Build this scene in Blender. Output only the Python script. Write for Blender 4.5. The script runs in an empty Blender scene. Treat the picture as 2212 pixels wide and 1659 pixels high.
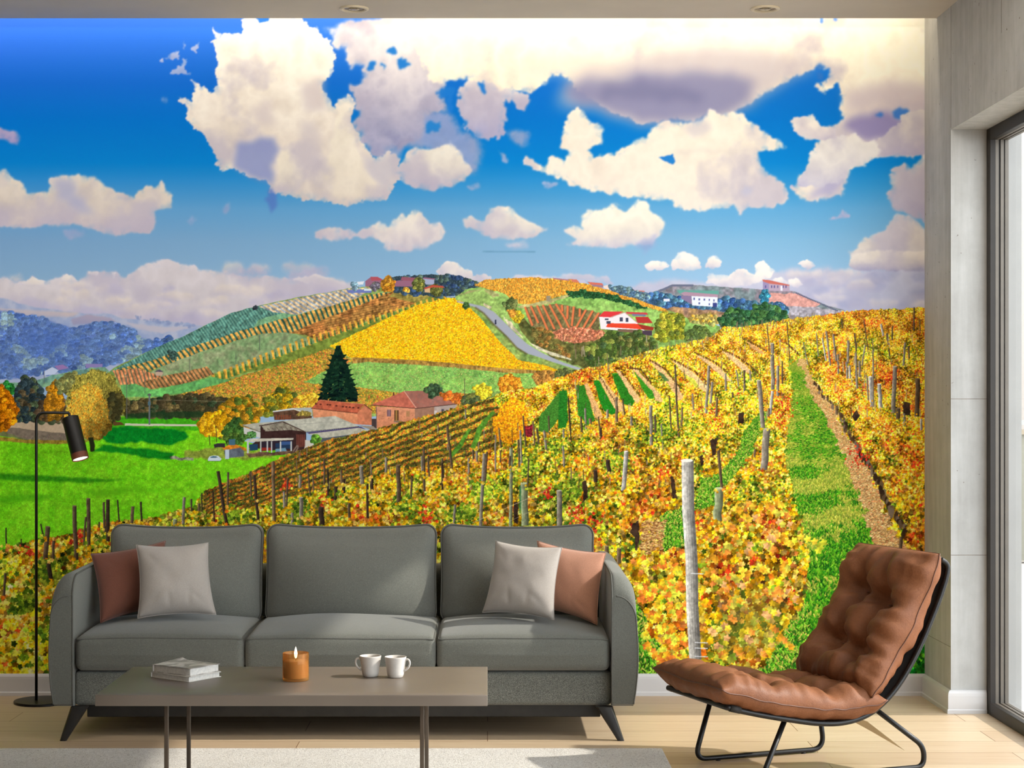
import bpy, bmesh, math, random
import numpy as np
from mathutils import Vector, Matrix, noise as mnoise

scene = bpy.context.scene
COL = scene.collection
# ---------------------------------------------------------------- camera
# back wall is the plane y = 0, the camera looks along +y; 1 unit = 1 metre
cam_d = bpy.data.cameras.new('camera'); cam = bpy.data.objects.new('camera', cam_d); COL.objects.link(cam)
cam.location = (0, -7.01, 1.17); cam.rotation_euler = (math.pi / 2, 0, 0)
cam_d.sensor_width = 36.; cam_d.lens = 3800 / 2212 * 36.
cam_d.shift_x = (1106 - 1053) / 2212; cam_d.shift_y = -(829.5 - 868) / 2212
cam_d.clip_end = 200
scene.camera = cam
# ---------------------------------------------------------------- daylight and added fill lamps
w = bpy.data.worlds.new('world'); scene.world = w; w.use_nodes = True
bg = w.node_tree.nodes['Background']; bg.inputs['Color'].default_value = (.87, .93, 1., 1); bg.inputs['Strength'].default_value = 4.
# sky gradient, made brighter towards the camera's end to lift the sofa's front
_t = w.node_tree; _c = _t.nodes.new('ShaderNodeTexCoord'); _s = _t.nodes.new('ShaderNodeSeparateXYZ'); _m = _t.nodes.new('ShaderNodeMapRange')
_t.links.new(_c.outputs['Generated'], _s.inputs[0]); _t.links.new(_s.outputs['Y'], _m.inputs[0]); _t.links.new(_m.outputs[0], bg.inputs['Strength'])
for _k, _v in ((1, -.9), (2, .3), (3, 6.0), (4, 2.8)): _m.inputs[_k].default_value = _v
def light(name, kind, loc, rot, energy, col=(1, 1, 1), **kw):
    d = bpy.data.lights.new(name, kind); d.energy = energy; d.color = col
    for k, v in kw.items(): setattr(d, k, v)
    o = bpy.data.objects.new(name, d); COL.objects.link(o); o.location = loc
    o.rotation_euler = rot; return o
def aim(direction): return Vector(direction).to_track_quat('-Z', 'Y').to_euler()
SUN_E = math.radians(35.4)
light('sun', 'SUN', (5, -2, 5), aim((-math.cos(SUN_E), .0, -math.sin(SUN_E))), 4.8, (1., .93, .84), angle=math.radians(1.3))
# unseen fill lamp behind the camera, added to brighten what faces it
light('rear_fill', 'AREA', (-.6, -8.8, 1.45), aim((0, 1, .02)), 3, (1., .98, .95), shape='RECTANGLE', size=4.6, size_y=2.2)
# unseen fill lamps added under the ceiling to light the mural evenly
for cx_, wd_, en_ in ((-2.3, 1.7, 9.0), (-.6, 1.6, 5.0), (1.0, 1.4, 7.4)):
    light('mural_fill', 'AREA', (cx_, -1.75, 2.62), aim((0, 1.75, -1.3)), en_, (1., .96, .90), shape='RECTANGLE', size=wd_, size_y=.12, spread=math.radians(105))
# strip of light hidden in the ceiling recess over the mural
light('cove_strip', 'AREA', (-.75, -.165, 2.80), aim((0, .6, -1)), 9, (1., .88, .70), shape='RECTANGLE', size=4.9, size_y=.03)
vs = scene.view_settings; vs.view_transform = 'Standard'; vs.look = 'None'; vs.exposure = 0.; vs.gamma = 1.; vs.use_curve_mapping = False
PRINT_GAIN = 1.0
# ---------------------------------------------------------------- the printed landscape of the wall mural
# painted as colours per point of the wallpaper's mesh, in millimetres-like print units (u to the right, v down)
def paint_mural(S):
    W, H = int(2000 * S), int(1420 * S)
    V0 = 38.0
    rng = np.random.default_rng(7)
    img = np.zeros((H, W, 3), np.float32)
    yy, xx = np.mgrid[0:H, 0:W].astype(np.float32)
    X = xx / S; Y = yy / S + V0

    def vnoise(px, py, seed):
        r = np.random.default_rng(seed)
        gw, gh = int(2000 / px) + 3, int(1420 / py) + 3
        g = r.random((gh, gw), dtype=np.float32)
        fx = X[0] / px; fy = (Y[:, 0] - V0) / py
        ix = fx.astype(int); iy = fy.astype(int)
        tx = fx - ix; ty = fy - iy
        tx = tx * tx * (3 - 2 * tx); ty = (ty * ty * (3 - 2 * ty))[:, None]
        a = g[iy][:, ix]; b = g[iy][:, ix + 1]; c = g[iy + 1][:, ix]; d = g[iy + 1][:, ix + 1]
        return (a * (1 - tx) + b * tx) * (1 - ty) + (c * (1 - tx) + d * tx) * ty

    def fbm(px, seed, octs=5, asp=1.0, gain=.5):
        o = np.zeros((H, W), np.float32); a = 1.; t = 0.
        for k in range(octs):
            p = px / 2 ** k
            if p < 1.2: break
            o += a * vnoise(p * asp, p, seed * 31 + k); t += a; a *= gain
        return o / t - .5

    nz = [fbm(60, 1), fbm(60, 2), fbm(14, 3, 4), fbm(14, 4, 4), fbm(5, 5, 3), fbm(5, 6, 3)]

    def bbox(pts, m=12):
        xs = [p[0] for p in pts]; ys = [p[1] for p in pts]
        x0 = max(0, int((min(xs) - m) * S)); x1 = min(W, int((max(xs) + m) * S) + 2)
        y0 = max(0, int((min(ys) - m - V0) * S)); y1 = min(H, int((max(ys) + m - V0) * S) + 2)
        return x0, x1, y0, y1

    def inside(pts, qx, qy):
        o = np.zeros(qx.shape, bool)
        n = len(pts)
        for i in range(n):
            ax, ay = pts[i]; bx, by = pts[(i + 1) % n]
            if ay == by: continue
            c = ((qy >= ay) != (qy >= by))
            if not c.any(): continue
            o ^= c & (qx < ax + (qy - ay) * (bx - ax) / (by - ay))
        return o

    def blur(m, r):
        k = max(1, int(r * S))
        for _ in range(2):
            for ax in (0, 1):
                pad = [(0, 0), (0, 0)]; pad[ax] = (k + 1, k)
                c = np.cumsum(np.pad(m, pad, mode='edge'), axis=ax, dtype=np.float64)
                n = m.shape[ax]; w = 2 * k + 1
                m = (np.take(c, range(w, w + n), ax) - np.take(c, range(0, n), ax)) / w
        return m.astype(np.float32)

    def mask(pts, wob=0., fine=0., soft=0., big=0.):
        m = 14 + abs(wob) + abs(big) + 2.5 * soft
        x0, x1, y0, y1 = bbox(pts, m)
        sl = (slice(y0, y1), slice(x0, x1))
        if x1 <= x0 or y1 <= y0: return sl, np.zeros((0, 0), np.float32)
        qx = X[sl] + big * 2 * nz[0][sl] + wob * 2 * nz[2][sl] + fine * 2 * nz[4][sl]
        qy = Y[sl] + big * 2 * nz[1][sl] + wob * 2 * nz[3][sl] + fine * 2 * nz[5][sl]
        o = inside(pts, qx, qy).astype(np.float32)
        if soft: o = blur(o, soft)
        return sl, o

    def put(sl, m, col):
        if m.size == 0: return
        v = img[sl]
        v += (np.asarray(col, np.float32) - v) * m[..., None]

    def area(pts, col, wob=0., fine=0., soft=0., big=0., tex=0., col2=None, tp=8, grad=None, a=1.):
        """fill a region; col2 mixes in by noise, tex adds value noise, grad darkens or lightens downwards"""
        sl, m = mask(pts, wob, fine, soft, big)
        if m.size == 0: return sl, m
        c = np.broadcast_to(np.asarray(col, np.float32), m.shape + (3,)).copy()
        if col2 is not None:
            t = np.clip(.5 + 2.6 * (nz[2][sl] if tp > 6 else nz[4][sl]) + 1.2 * nz[0][sl], 0, 1)[..., None]
            c = c * (1 - t) + np.asarray(col2, np.float32) * t
        if grad is not None:
            ys = [p[1] for p in pts]
            t = np.clip((Y[sl] - min(ys)) / max(1, max(ys) - min(ys)), 0, 1)[..., None]
            c = c * (1 - t) + np.asarray(grad, np.float32) * t
        if tex:
            c *= (1 + tex * (nz[4][sl] * 2 + nz[3][sl]))[..., None]
        put(sl, m * a, c)
        return sl, m

    def line(pts, w, col, a=1., soft=0.):
        for (ax, ay), (bx, by) in zip(pts[:-1], pts[1:]):
            L = math.hypot(bx - ax, by - ay) or 1
            nx, ny = -(by - ay) / L * w / 2, (bx - ax) / L * w / 2
            sl, m = mask([(ax + nx, ay + ny), (bx + nx, by + ny), (bx - nx, by - ny), (ax - nx, ay - ny)], 0, 0, soft)
            put(sl, m * a, col)

    def box(x0, y0, x1, y1, col, a=1.):
        area([(x0, y0), (x1, y0), (x1, y1), (x0, y1)], col, a=a)

    def oval(cx, cy, rx, ry, n=20):
        return [(cx + rx * math.cos(i * 2 * math.pi / n), cy + ry * math.sin(i * 2 * math.pi / n)) for i in range(n)]

    def scatter(x, y, size, col, lobes=True, asp=1., ang=None, shade=.18):
        """stamp many small leaves; x, y in print units, size = radius"""
        n = len(x)
        if n == 0: return
        size = np.broadcast_to(np.asarray(size, np.float32), (n,)) * S
        ang = rng.random(n) * 6.283 if ang is None else np.broadcast_to(ang, (n,))
        order_bins = np.digitize(size, [1.0, 1.8, 3, 5, 8, 12])
        for b in range(7):
            s = order_bins == b
            if not s.any(): continue
            R = size[s].max()
            st = .62 / R
            g = np.arange(-1, 1 + st, st)
            gx, gy = np.meshgrid(g, g)
            gx = gx.ravel(); gy = gy.ravel()
            r = np.hypot(gx, gy); th = np.arctan2(gy, gx)
            lim = (.55 + .45 * np.abs(np.cos(2.5 * th))) if (lobes and R > 2) else 1.0
            k = r <= lim
            gx, gy = gx[k], gy[k]
            ca, sa = np.cos(ang[s])[:, None], np.sin(ang[s])[:, None]
            ux = gx[None] * size[s][:, None]; uy = gy[None] * size[s][:, None] * asp
            px = np.rint(x[s][:, None] * S + ux * ca - uy * sa).astype(np.int32)
            py = np.rint((y[s][:, None] - V0) * S + ux * sa + uy * ca).astype(np.int32)
            ok = (px >= 0) & (px < W) & (py >= 0) & (py < H)
            cc = col[s][:, None, :] * (1 + shade * (gx - gy * .4) + (.10 * np.sign(gy) if R > 3 else 0))[None, :, None] * np.ones_like(px)[..., None]
            img[py[ok], px[ok]] = cc[ok]

    def sample(m_sl, m, n):
        ys, xs = np.nonzero(m > .5)
        if len(ys) == 0: return np.zeros(0), np.zeros(0)
        k = rng.integers(0, len(ys), n)
        return (xs[k] + m_sl[1].start) / S, (ys[k] + m_sl[0].start) / S + V0

    def at(noise, x, y):
        return noise[np.clip(((y - V0) * S).astype(int), 0, H - 1), np.clip((x * S).astype(int), 0, W - 1)]

    def pick(pal, n):
        p = np.asarray(pal, np.float32)
        return p[rng.integers(0, len(p), n)] * (1 + .10 * rng.standard_normal((n, 1))).astype(np.float32)

    # -------------------------------------------------------------- sky
    ky = [38, 110, 180, 260, 350, 400, 450, 520, 600, 700]
    cl = [(66, 126, 246), (48, 116, 232), (26, 108, 216), (8, 116, 210), (10, 128, 210), (58, 142, 210), (96, 156, 208), (120, 162, 204), (132, 170, 206), (150, 180, 212)]
    cr = [(70, 140, 246), (44, 128, 232), (24, 118, 220), (16, 124, 218), (18, 136, 218), (56, 152, 216), (98, 168, 218), (128, 180, 218), (146, 186, 220), (160, 190, 220)]
    t = np.clip(X / 1500, 0, 1)
    for c in range(3):
        a = np.interp(Y[:, 0], ky, [k[c] for k in cl])[:, None]; b = np.interp(Y[:, 0], ky, [k[c] for k in cr])[:, None]
        img[..., c] = a * (1 - t) + b * t
    A = lambda p: [(x / 3.16, y / 3.16 + 40) for x, y in p]
    B = lambda p: [(x / 3.16 + 650, y / 3.16 + 40) for x, y in p]
    C = lambda p: [(x / 3.16 + 1300, y / 3.16 + 40) for x, y in p]
    E = lambda p: [(x / 4.424, y / 4.424 + 540) for x, y in p]
    F = lambda p: [(x / 4.424 + 450, y / 4.424 + 540) for x, y in p]
    G = lambda p: [(x / 4.424 + 900, y / 4.424 + 540) for x, y in p]
    D = lambda p: [(x / 3.403 + 1350, y / 3.403 + 540) for x, y in p]
    K = lambda p: [(x / 3.687 + 400, y / 3.687 + 780) for x, y in p]
    bil = 1 - np.abs(fbm(46, 21, 5)) * 3.2            # billows
    soft_n = fbm(110, 22, 4)

    def cloud(pts, top=(250, 244, 232), mid=(232, 222, 210), low=(176, 170, 196), soft=2.2, wob=7, fine=2.5, big=6, y0=None, y1=None, a=1., rag=0., lowpow=2.2):
        sl, m = mask(pts, wob, fine, 0, big)
        if m.size == 0: return
        e = blur(m, 10); m = blur(m, soft)
        m = np.clip(m * (1 + .9 * nz[2][sl] * (1 - e) * 4), 0, 1)
        if rag: m = m * np.clip((e - rag + .8 * nz[2][sl]) * 4 + .5, 0, 1)
        ys = [p[1] for p in pts]
        ya = min(ys) if y0 is None else y0; yb = max(ys) if y1 is None else y1
        t = np.clip((Y[sl] - ya) / (yb - ya), 0, 1)
        b = bil[sl]
        t = np.clip(t + .30 * soft_n[sl] * 2 - .16 * (b - .5), 0, 1)
        t1 = np.clip(t * 1.9, 0, 1)[..., None]; t2 = (np.clip(t * 1.25 - .2, 0, 1) ** lowpow)[..., None]
        c = np.asarray(top, np.float32) * (1 - t1) + np.asarray(mid, np.float32) * t1
        c = c * (1 - t2) + np.asarray(low, np.float32) * t2
        # bluish thin rims
        rim = np.clip(1 - e * 1.7, 0, 1)[..., None] * .45
        c = c * (1 - rim) + np.asarray((190, 188, 220), np.float32) * rim * 1
        c += ((b - .55) * 8)[..., None]
        sh = np.clip(soft_n[sl] * 2.4 + nz[1][sl] * 1.1 + (t - .45) * .5, 0, .55)[..., None] * np.clip(e * 1.6, 0, 1)[..., None]
        c = c * (1 - sh) + np.asarray((182, 176, 200), np.float32) * sh
        put(sl, m * a, np.clip(c, 0, 255))

    # veils and the large masses
    cloud(B([(1180, 380), (1350, 440), (1560, 520), (1530, 620), (1400, 560), (1400, 650), (1400, 800), (1310, 830), (1190, 800), (1120, 740), (1090, 620), (1070, 500)]), (228, 222, 225), (208, 204, 220), (170, 172, 215), soft=2, wob=12, fine=6)
    cloud(B([(1410, 770), (1560, 770), (1550, 850), (1500, 880), (1420, 820)]), (150, 165, 215), (140, 160, 215), (120, 155, 215), soft=4, a=.8)
    cloud(B([(820, 620), (1030, 660), (1110, 780), (1200, 800), (1220, 900), (1200, 1050), (1000, 950), (820, 880), (700, 880), (640, 960), (560, 960)]), (160, 168, 212), (158, 166, 210), (140, 158, 210), soft=6, wob=14, a=.85)
    cloud(B([(170, 60), (260, 20), (820, 0), (900, 250), (980, 420), (960, 520), (1010, 620), (850, 650), (830, 800), (720, 860), (600, 910), (530, 970), (430, 860), (380, 720), (400, 600), (340, 470), (430, 430), (430, 340), (350, 330), (300, 230), (220, 170)]),
          (240, 236, 240), (196, 192, 212), (140, 146, 190), soft=3, wob=12, fine=6, y0=60, y1=345)
    for hx, hy, rx, ry in ((690, 310, 46, 34), (480, 330, 28, 30), (560, 320, 18, 20), (1240, 470, 20, 40), (990, 500, 60, 40), (900, 740, 60, 34), (1020, 580, 26, 60), (620, 220, 20, 30)):
        sl, m = mask(B(oval(hx, hy, rx, ry)), 9, 5, 2.2, 3); put(sl, m * .95, (34, 126, 222) if hy < 600 else (40, 134, 218))
    # great top cloud
    cloud(B([(560, -40), (640, 120), (780, 190), (830, 290), (860, 420), (960, 450), (1080, 400), (1200, 430), (1330, 450), (1360, 500), (1460, 480), (1560, 500), (1640, 460), (1720, 400), (1850, 410), (1900, 500), (2020, 580), (2160, 650)])
          + C([(130, 650), (230, 700), (330, 720), (450, 690), (620, 700), (740, 640), (900, 650), (960, 600), (1080, 520), (1250, 430), (1380, 370), (1470, 330), (1560, 360), (1530, 430), (1460, 460), (1500, 500), (1620, 450), (1640, 520), (1620, 600), (1645, 700), (1540, 745), (1500, 740), (1440, 665), (1320, 690), (1300, 720), (1380, 830), (1500, 835), (1410, 940), (1400, 1040), (1340, 1060), (1330, 1110), (1290, 1150), (1340, 1220), (1560, 1240), (1640, 1200), (1690, 1040), (1800, 1000), (1830, 940), (2040, 960), (2300, 920), (2300, -40)]),
          (255, 255, 240), (250, 240, 224), (226, 216, 208), soft=2.2, wob=9, fine=5, big=5, y0=40, y1=420)
    # shaded undersides of the top cloud
    def tint(pts, col, soft, a):
        sl, m = mask(pts, 12, 0, soft, 10); put(sl, m * a, col)
    gate = C([(-320, 560), (-150, 350), (300, 230), (800, 190), (1250, 230), (1430, 310), (1380, 370), (1250, 430), (1080, 520), (960, 600), (900, 650), (740, 640), (620, 700), (330, 720), (-100, 610)])
    tint(gate, (200, 192, 205), 16, .75)
    tint(C([(-260, 470), (-60, 380), (400, 360), (900, 380), (1050, 430), (1000, 540), (900, 640), (640, 700), (330, 715), (-40, 600), (-200, 560)]), (140, 142, 184), 12, .85)
    tint(C([(0, 420), (300, 420), (700, 500), (700, 580), (200, 560), (0, 540)]), (122, 124, 166), 10, .6)
    tint(C([(560, 0), (760, 0), (700, 90), (560, 110)]), (214, 210, 214), 10, .7)
    tint(C([(1660, 480), (2000, 420), (2300, 480), (2300, 620), (2060, 640), (1960, 590), (1800, 640), (1680, 640)]), (206, 194, 206), 12, .75)
    tint(C([(1660, 680), (1900, 640), (2140, 690), (2130, 760), (1930, 840), (1760, 820), (1660, 760)]), (146, 138, 190), 8, .9)
    tint(C([(1500, 1100), (1680, 1060), (1640, 1180), (1560, 1230), (1400, 1200)]), (168, 166, 208), 8, .8)
    tint(B([(1330, 330), (1900, 240), (2200, 330), (2200, 420), (1850, 400), (1700, 400)]), (236, 226, 220), 14, .6)
    for hx, hy, rx, ry in ((2040, 640, 60, 40), (1890, 670, 22, 16), (1490, 395, 24, 26), (1480, 330, 16, 26)):
        sl, m = mask(C(oval(hx, hy, rx, ry)), 8, 4, 2.5, 2); put(sl, m * .9, (54, 122, 212))
    for hx, hy, rx, ry in ((1500, 12, 14, 22), (1595, 4, 13, 14)):
        sl, m = mask(C(oval(hx, hy, rx, ry)), 2, 1, 1.5); put(sl, m * .9, (90, 150, 245))
    cloud(C([(1905, 820), (2060, 700), (2050, 650), (2300, 600), (2300, 920), (2040, 955), (1880, 940), (1840, 890)]), (244, 238, 226), (230, 222, 212), (190, 180, 206), soft=1.5, lowpow=3)
    cloud(C([(1500, 840), (1640, 800), (1740, 790), (1780, 830), (1870, 830), (1900, 900), (1820, 980), (1690, 1030), (1640, 1110), (1560, 1120), (1340, 1160), (1300, 1140), (1410, 1000), (1410, 930)]), (240, 236, 230), (224, 220, 222), (176, 174, 210), soft=1.6)
    cloud(C([(1310, 690), (1440, 665), (1500, 740), (1600, 760), (1600, 830), (1400, 830), (1320, 760)]), (248, 242, 234), (240, 232, 226), (216, 208, 220), soft=1.2)
    # great left cloud
    lc = A([(1660, -20), (1655, 105), (1520, 95), (1480, 95), (1455, 55), (1468, 130), (1452, 150), (1480, 230), (1475, 460), (1440, 520), (1380, 455), (1305, 420), (1325, 500), (1310, 570), (1210, 535), (1260, 600), (1290, 650), (1265, 690), (1300, 720), (1350, 770), (1400, 790), (1440, 880), (1480, 950), (1470, 1000), (1520, 1045), (1600, 1020), (1700, 1080), (1830, 1110), (1840, 1190), (1900, 1190), (2060, 1230), (2200, 1240)]) \
        + B([(150, 1240), (300, 1270), (430, 1245), (590, 1245), (640, 1130), (680, 1080), (670, 950), (590, 910), (500, 960), (430, 860), (380, 760), (340, 700), (380, 580), (330, 520), (250, 550), (230, 620), (180, 540), (150, 470), (150, 430), (220, 370), (240, 250), (190, 150), (100, 60), (40, 50), (0, -10)])
    cloud(lc, (255, 252, 242), (242, 232, 220), (214, 204, 198), soft=1.1, wob=6, fine=5, big=3, y0=50, y1=440, lowpow=1.6)
    sl, m = mask(A([(1740, -10), (1840, -10), (1830, 22), (1770, 28)]), 2, 2, 1.); put(sl, m, (52, 128, 240))
    tint(A([(1620, 860), (1740, 830), (1860, 800), (1900, 900), (1860, 1000), (1840, 1190), (1830, 1110), (1700, 1080), (1600, 1010)]), (132, 146, 204), 6, .8)
    tint(A([(1830, 1130), (1890, 1150), (1900, 1250), (1880, 1330), (1820, 1240)]), (86, 122, 200), 3, .8)
    tint(A([(1680, 600), (1850, 560), (1860, 700), (1760, 740)]), (214, 204, 206), 9, .8)
    tint(A([(2050, 450), (2200, 380), (2212, 620), (2100, 640)]), (214, 204, 208), 9, .8)
    tint(B([(0, 700), (100, 720), (150, 850), (80, 1000), (0, 980)]), (206, 198, 204), 9, .7)
    tint(B([(330, 680), (400, 760), (420, 860), (340, 840)]), (206, 200, 204), 6, .7)
    tint(B([(400, 900), (520, 960), (640, 900), (670, 1040), (560, 1180), (440, 1050)]), (190, 188, 206), 8, .65)
    cloud(B([(100, 1060), (180, 960), (220, 800), (240, 620), (300, 520), (360, 580), (330, 700), (380, 850), (420, 1000), (540, 1150), (430, 1245), (280, 1230), (150, 1190)]), (250, 244, 232), (238, 230, 214), (222, 212, 200), soft=5, wob=10, a=.8)
    cloud(A([(1900, 900), (1960, 880), (2060, 1000), (2080, 1100), (2000, 1190), (1870, 1170), (1900, 1060)]), (240, 232, 216), (232, 224, 210), (206, 198, 200), soft=4, a=.85)
    # the free ones
    cloud(B([(790, 870), (700, 950), (660, 1060), (740, 1140), (870, 1180), (1000, 1160), (1110, 1110), (1170, 1020), (1100, 940), (1010, 830), (970, 880), (900, 900)]), (240, 236, 226), (226, 220, 212), (190, 184, 200))
    cloud(B([(100, 1460), (180, 1430), (270, 1425), (380, 1480), (440, 1450), (540, 1390), (600, 1420), (640, 1370), (690, 1340), (730, 1370), (760, 1310), (830, 1320), (880, 1400), (960, 1390), (990, 1450), (940, 1520), (820, 1590), (680, 1600), (570, 1590), (560, 1530), (400, 1500), (220, 1520), (100, 1500)]), (238, 232, 222), (222, 214, 212), (190, 184, 204), wob=5)
    cloud(B([(1100, 1370), (1170, 1345), (1210, 1390), (1260, 1390), (1280, 1300), (1350, 1290), (1430, 1285), (1500, 1350), (1600, 1400), (1690, 1430), (1600, 1490), (1400, 1500), (1240, 1470), (1110, 1420)]), (236, 230, 220), (226, 220, 212), (196, 190, 204), wob=4)
    cloud(B([(1400, 1520), (1520, 1520), (1550, 1560), (1440, 1570)]), (212, 204, 214), (206, 200, 214), (190, 186, 210), soft=3, a=.8)
    cloud(B([(1800, 1450), (1870, 1410), (1930, 1440), (1910, 1360), (1960, 1310), (2050, 1310), (2110, 1255), (2200, 1280)]) + C([(60, 1250), (150, 1320), (180, 1310), (240, 1235), (320, 1260), (330, 1320), (390, 1350), (420, 1410), (390, 1490), (330, 1550), (200, 1550), (-100, 1560), (-250, 1540)]) + B([(1900, 1510)]), (242, 238, 226), (234, 228, 216), (198, 194, 210), wob=4)
    cloud(C([(230, 1540), (380, 1480), (350, 1560), (290, 1600)]), (150, 158, 204), (140, 160, 206), (130, 160, 206), soft=4, a=.7)
    cloud(B([(1900, 600), (1830, 650), (1800, 740), (1760, 880), (1830, 900), (1800, 970), (1720, 930), (1660, 1010), (1540, 940), (1530, 1000), (1650, 1050), (1760, 1090), (1880, 1150), (2000, 1180), (2150, 1200)])
          + C([(0, 1180), (200, 1220), (480, 1240), (500, 1300), (700, 1310), (900, 1280), (940, 1350), (1000, 1290), (1180, 1290), (1280, 1230), (1240, 1120), (1130, 1060), (1080, 1000), (1060, 900), (1160, 890), (1270, 880), (1200, 830), (1120, 790), (1060, 730), (1000, 700), (970, 650), (900, 640), (830, 650), (740, 620), (680, 690), (560, 720), (440, 700), (330, 760), (300, 810), (210, 830), (150, 890), (50, 940)])
          + B([(2150, 930), (2120, 920), (2000, 960), (1960, 890), (2050, 860), (2060, 760), (2030, 700), (1980, 720), (1930, 640)]), (248, 242, 230), (244, 234, 220), (222, 214, 210), wob=6, fine=4, big=2, y0=210, y1=465)
    sl, m = mask(C([(390, 940), (480, 925), (500, 980), (480, 1000), (420, 965)]), 3, 2, 1.2); put(sl, m, (40, 132, 216))
    tint(C([(560, 720), (700, 690), (740, 760), (640, 800), (560, 790)]), (214, 208, 216), 6, .7)
    tint(C([(500, 900), (1040, 900), (1040, 920), (520, 930)]), (226, 218, 210), 4, .6)
    tint(C([(940, 1160), (1030, 1150), (1020, 1200), (960, 1200)]), (190, 190, 212), 4, .8)
    cloud(A([(-20, 1040), (40, 1030), (90, 1110), (140, 1110), (170, 1190), (330, 1180), (330, 1100), (420, 1070), (540, 1070), (640, 1080), (720, 1140), (800, 1190), (920, 1230), (940, 1170), (1000, 1140), (1050, 1160), (1110, 1095), (1130, 1180), (1180, 1210), (1160, 1290), (1050, 1310), (1060, 1400), (1030, 1470), (780, 1470), (500, 1400), (300, 1420), (-20, 1410)]), (224, 214, 204), (214, 204, 194), (196, 186, 196), wob=5)
    tint(A([(360, 1110), (480, 1110), (560, 1220), (640, 1310), (560, 1330), (450, 1240), (360, 1190)]), (168, 172, 206), 8, .75)
    cloud(A([(-20, 720), (60, 760), (110, 770), (140, 820), (110, 870), (40, 830), (-20, 810)]), (178, 164, 200), (170, 160, 200), (140, 140, 200), soft=2.5, wob=3)
    for p in ([(1120, 270), (1170, 230), (1220, 215), (1225, 275), (1180, 285)], [(1300, 195), (1365, 170), (1340, 235)], [(1240, 280), (1265, 275), (1265, 340), (1300, 385), (1160, 380), (1190, 340), (1235, 325)], [(1250, 150), (1262, 190), (1245, 210)], [(1100, 290), (1125, 275), (1115, 305)]):
        cloud(A(p), (206, 214, 236), (190, 200, 232), (160, 180, 230), soft=1, wob=5, fine=5, big=0, a=.85)
    for p in ([(1100, 540), (1140, 535), (1140, 575), (1105, 570)], [(1270, 1380), (1310, 1340), (1345, 1370), (1300, 1410)], [(1510, 1300), (1560, 1250), (1570, 1290), (1530, 1320)], [(440, 1440), (560, 1430), (560, 1480), (470, 1500)]):
        cloud(A(p), (150, 168, 210), (150, 164, 208), (150, 160, 205), soft=2.5, a=.6)
    cloud(B([(1340, 910), (1380, 940), (1410, 960), (1410, 1000), (1370, 980)]), (166, 180, 222), (160, 176, 220), (150, 170, 220), soft=2, a=.8)
    cloud(B([(1660, 1110), (1750, 1130), (1760, 1150), (1670, 1170)]), (170, 182, 220), (160, 176, 218), (150, 170, 216), soft=2, a=.8)
    cloud(B([(1140, 1140), (1210, 1115), (1230, 1150), (1170, 1170)]), (150, 172, 216), (150, 170, 216), (150, 170, 216), soft=2, a=.7)
    cloud(C([(1540, 1370), (1610, 1350), (1640, 1310), (1700, 1350), (1700, 1370)]), (176, 178, 212), (170, 172, 210), (170, 172, 210), soft=1.5, a=.9)
    cloud(C([(2300, 900), (2200, 930), (2100, 1030), (2060, 1000), (1990, 1020), (1950, 1100), (1970, 1150), (1940, 1240), (2000, 1310), (2100, 1345), (2300, 1430)]), (226, 220, 216), (210, 202, 204), (184, 178, 200), wob=6)
    cloud(C([(2010, 1325), (1950, 1400), (1940, 1450), (1870, 1480), (1780, 1500), (1740, 1570), (1660, 1605), (1700, 1650), (1720, 1720), (2300, 1730), (2300, 1460), (2200, 1430), (2110, 1350), (2050, 1350)]), (238, 232, 222), (222, 214, 206), (176, 172, 196), wob=5)
    line(B([(1240, 1590), (1600, 1592)]), 1.6, (80, 130, 170), .8, 1)
    # low banks
    cloud(E([(-20, 260), (70, 270), (150, 310), (180, 320), (330, 265), (440, 300), (540, 265), (640, 230), (750, 290), (850, 205), (950, 205), (1110, 220), (1200, 260), (1300, 200), (1400, 130), (1600, 80), (1700, 120), (1870, 160), (2000, 200), (2212, 210)]) + F([(150, 225), (280, 240), (600, 255), (800, 280), (1040, 240), (1200, 270), (1330, 320), (1440, 330), (1400, 700), (-400, 1100)]) + E([(-20, 900)]), (212, 206, 214), (204, 198, 204), (186, 180, 202), wob=5, fine=3, big=2, y0=560, y1=720)
    for q in range(46):
        cx = rng.uniform(0, 740); cy = rng.uniform(600, 690) + (0 if cx < 500 else -20)
        cloud(oval(cx, cy, rng.uniform(14, 46), rng.uniform(7, 16), 12), *(((224, 214, 206), (216, 206, 202), (196, 190, 206)) if rng.random() < .55 else ((184, 180, 206), (178, 174, 204), (186, 180, 206))), soft=4, wob=8, a=.65)
    for p in ([(185, 330), (330, 265), (440, 300), (420, 340), (300, 330)], [(570, 290), (640, 230), (750, 290), (700, 310), (620, 300)], [(840, 235), (850, 205), (950, 205), (930, 250)], [(1060, 215), (1110, 225), (1080, 290)]):
        cloud(E(p), (232, 226, 220), (228, 220, 214), (210, 204, 208), soft=1.2, wob=3, big=0)
    cloud(F([(800, 280), (1040, 235), (1120, 255), (1200, 280), (1320, 330), (1250, 360), (1000, 320), (860, 300)]), (232, 226, 220), (220, 214, 210), (206, 198, 206), soft=1.5, wob=3, big=0)
    cloud(D([(40, 290), (130, 240), (400, 220), (560, 240), (900, 200), (1100, 150), (1300, 130), (1500, 140), (1700, 160), (2300, 110), (2300, 470), (1200, 470), (40, 320)]), (196, 194, 212), (184, 184, 208), (172, 174, 204), soft=4, wob=8, y0=560, y1=700, a=.9)
    for q in range(36):
        cx = rng.uniform(1700, 2000); cy = rng.uniform(585, 668)
        cloud(oval(cx, cy, rng.uniform(12, 40), rng.uniform(6, 13), 12), *(((218, 212, 214), (208, 202, 208), (186, 184, 206)) if rng.random() < .5 else ((164, 168, 202), (160, 166, 202), (164, 168, 202))), soft=4, wob=8, a=.6)
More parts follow.
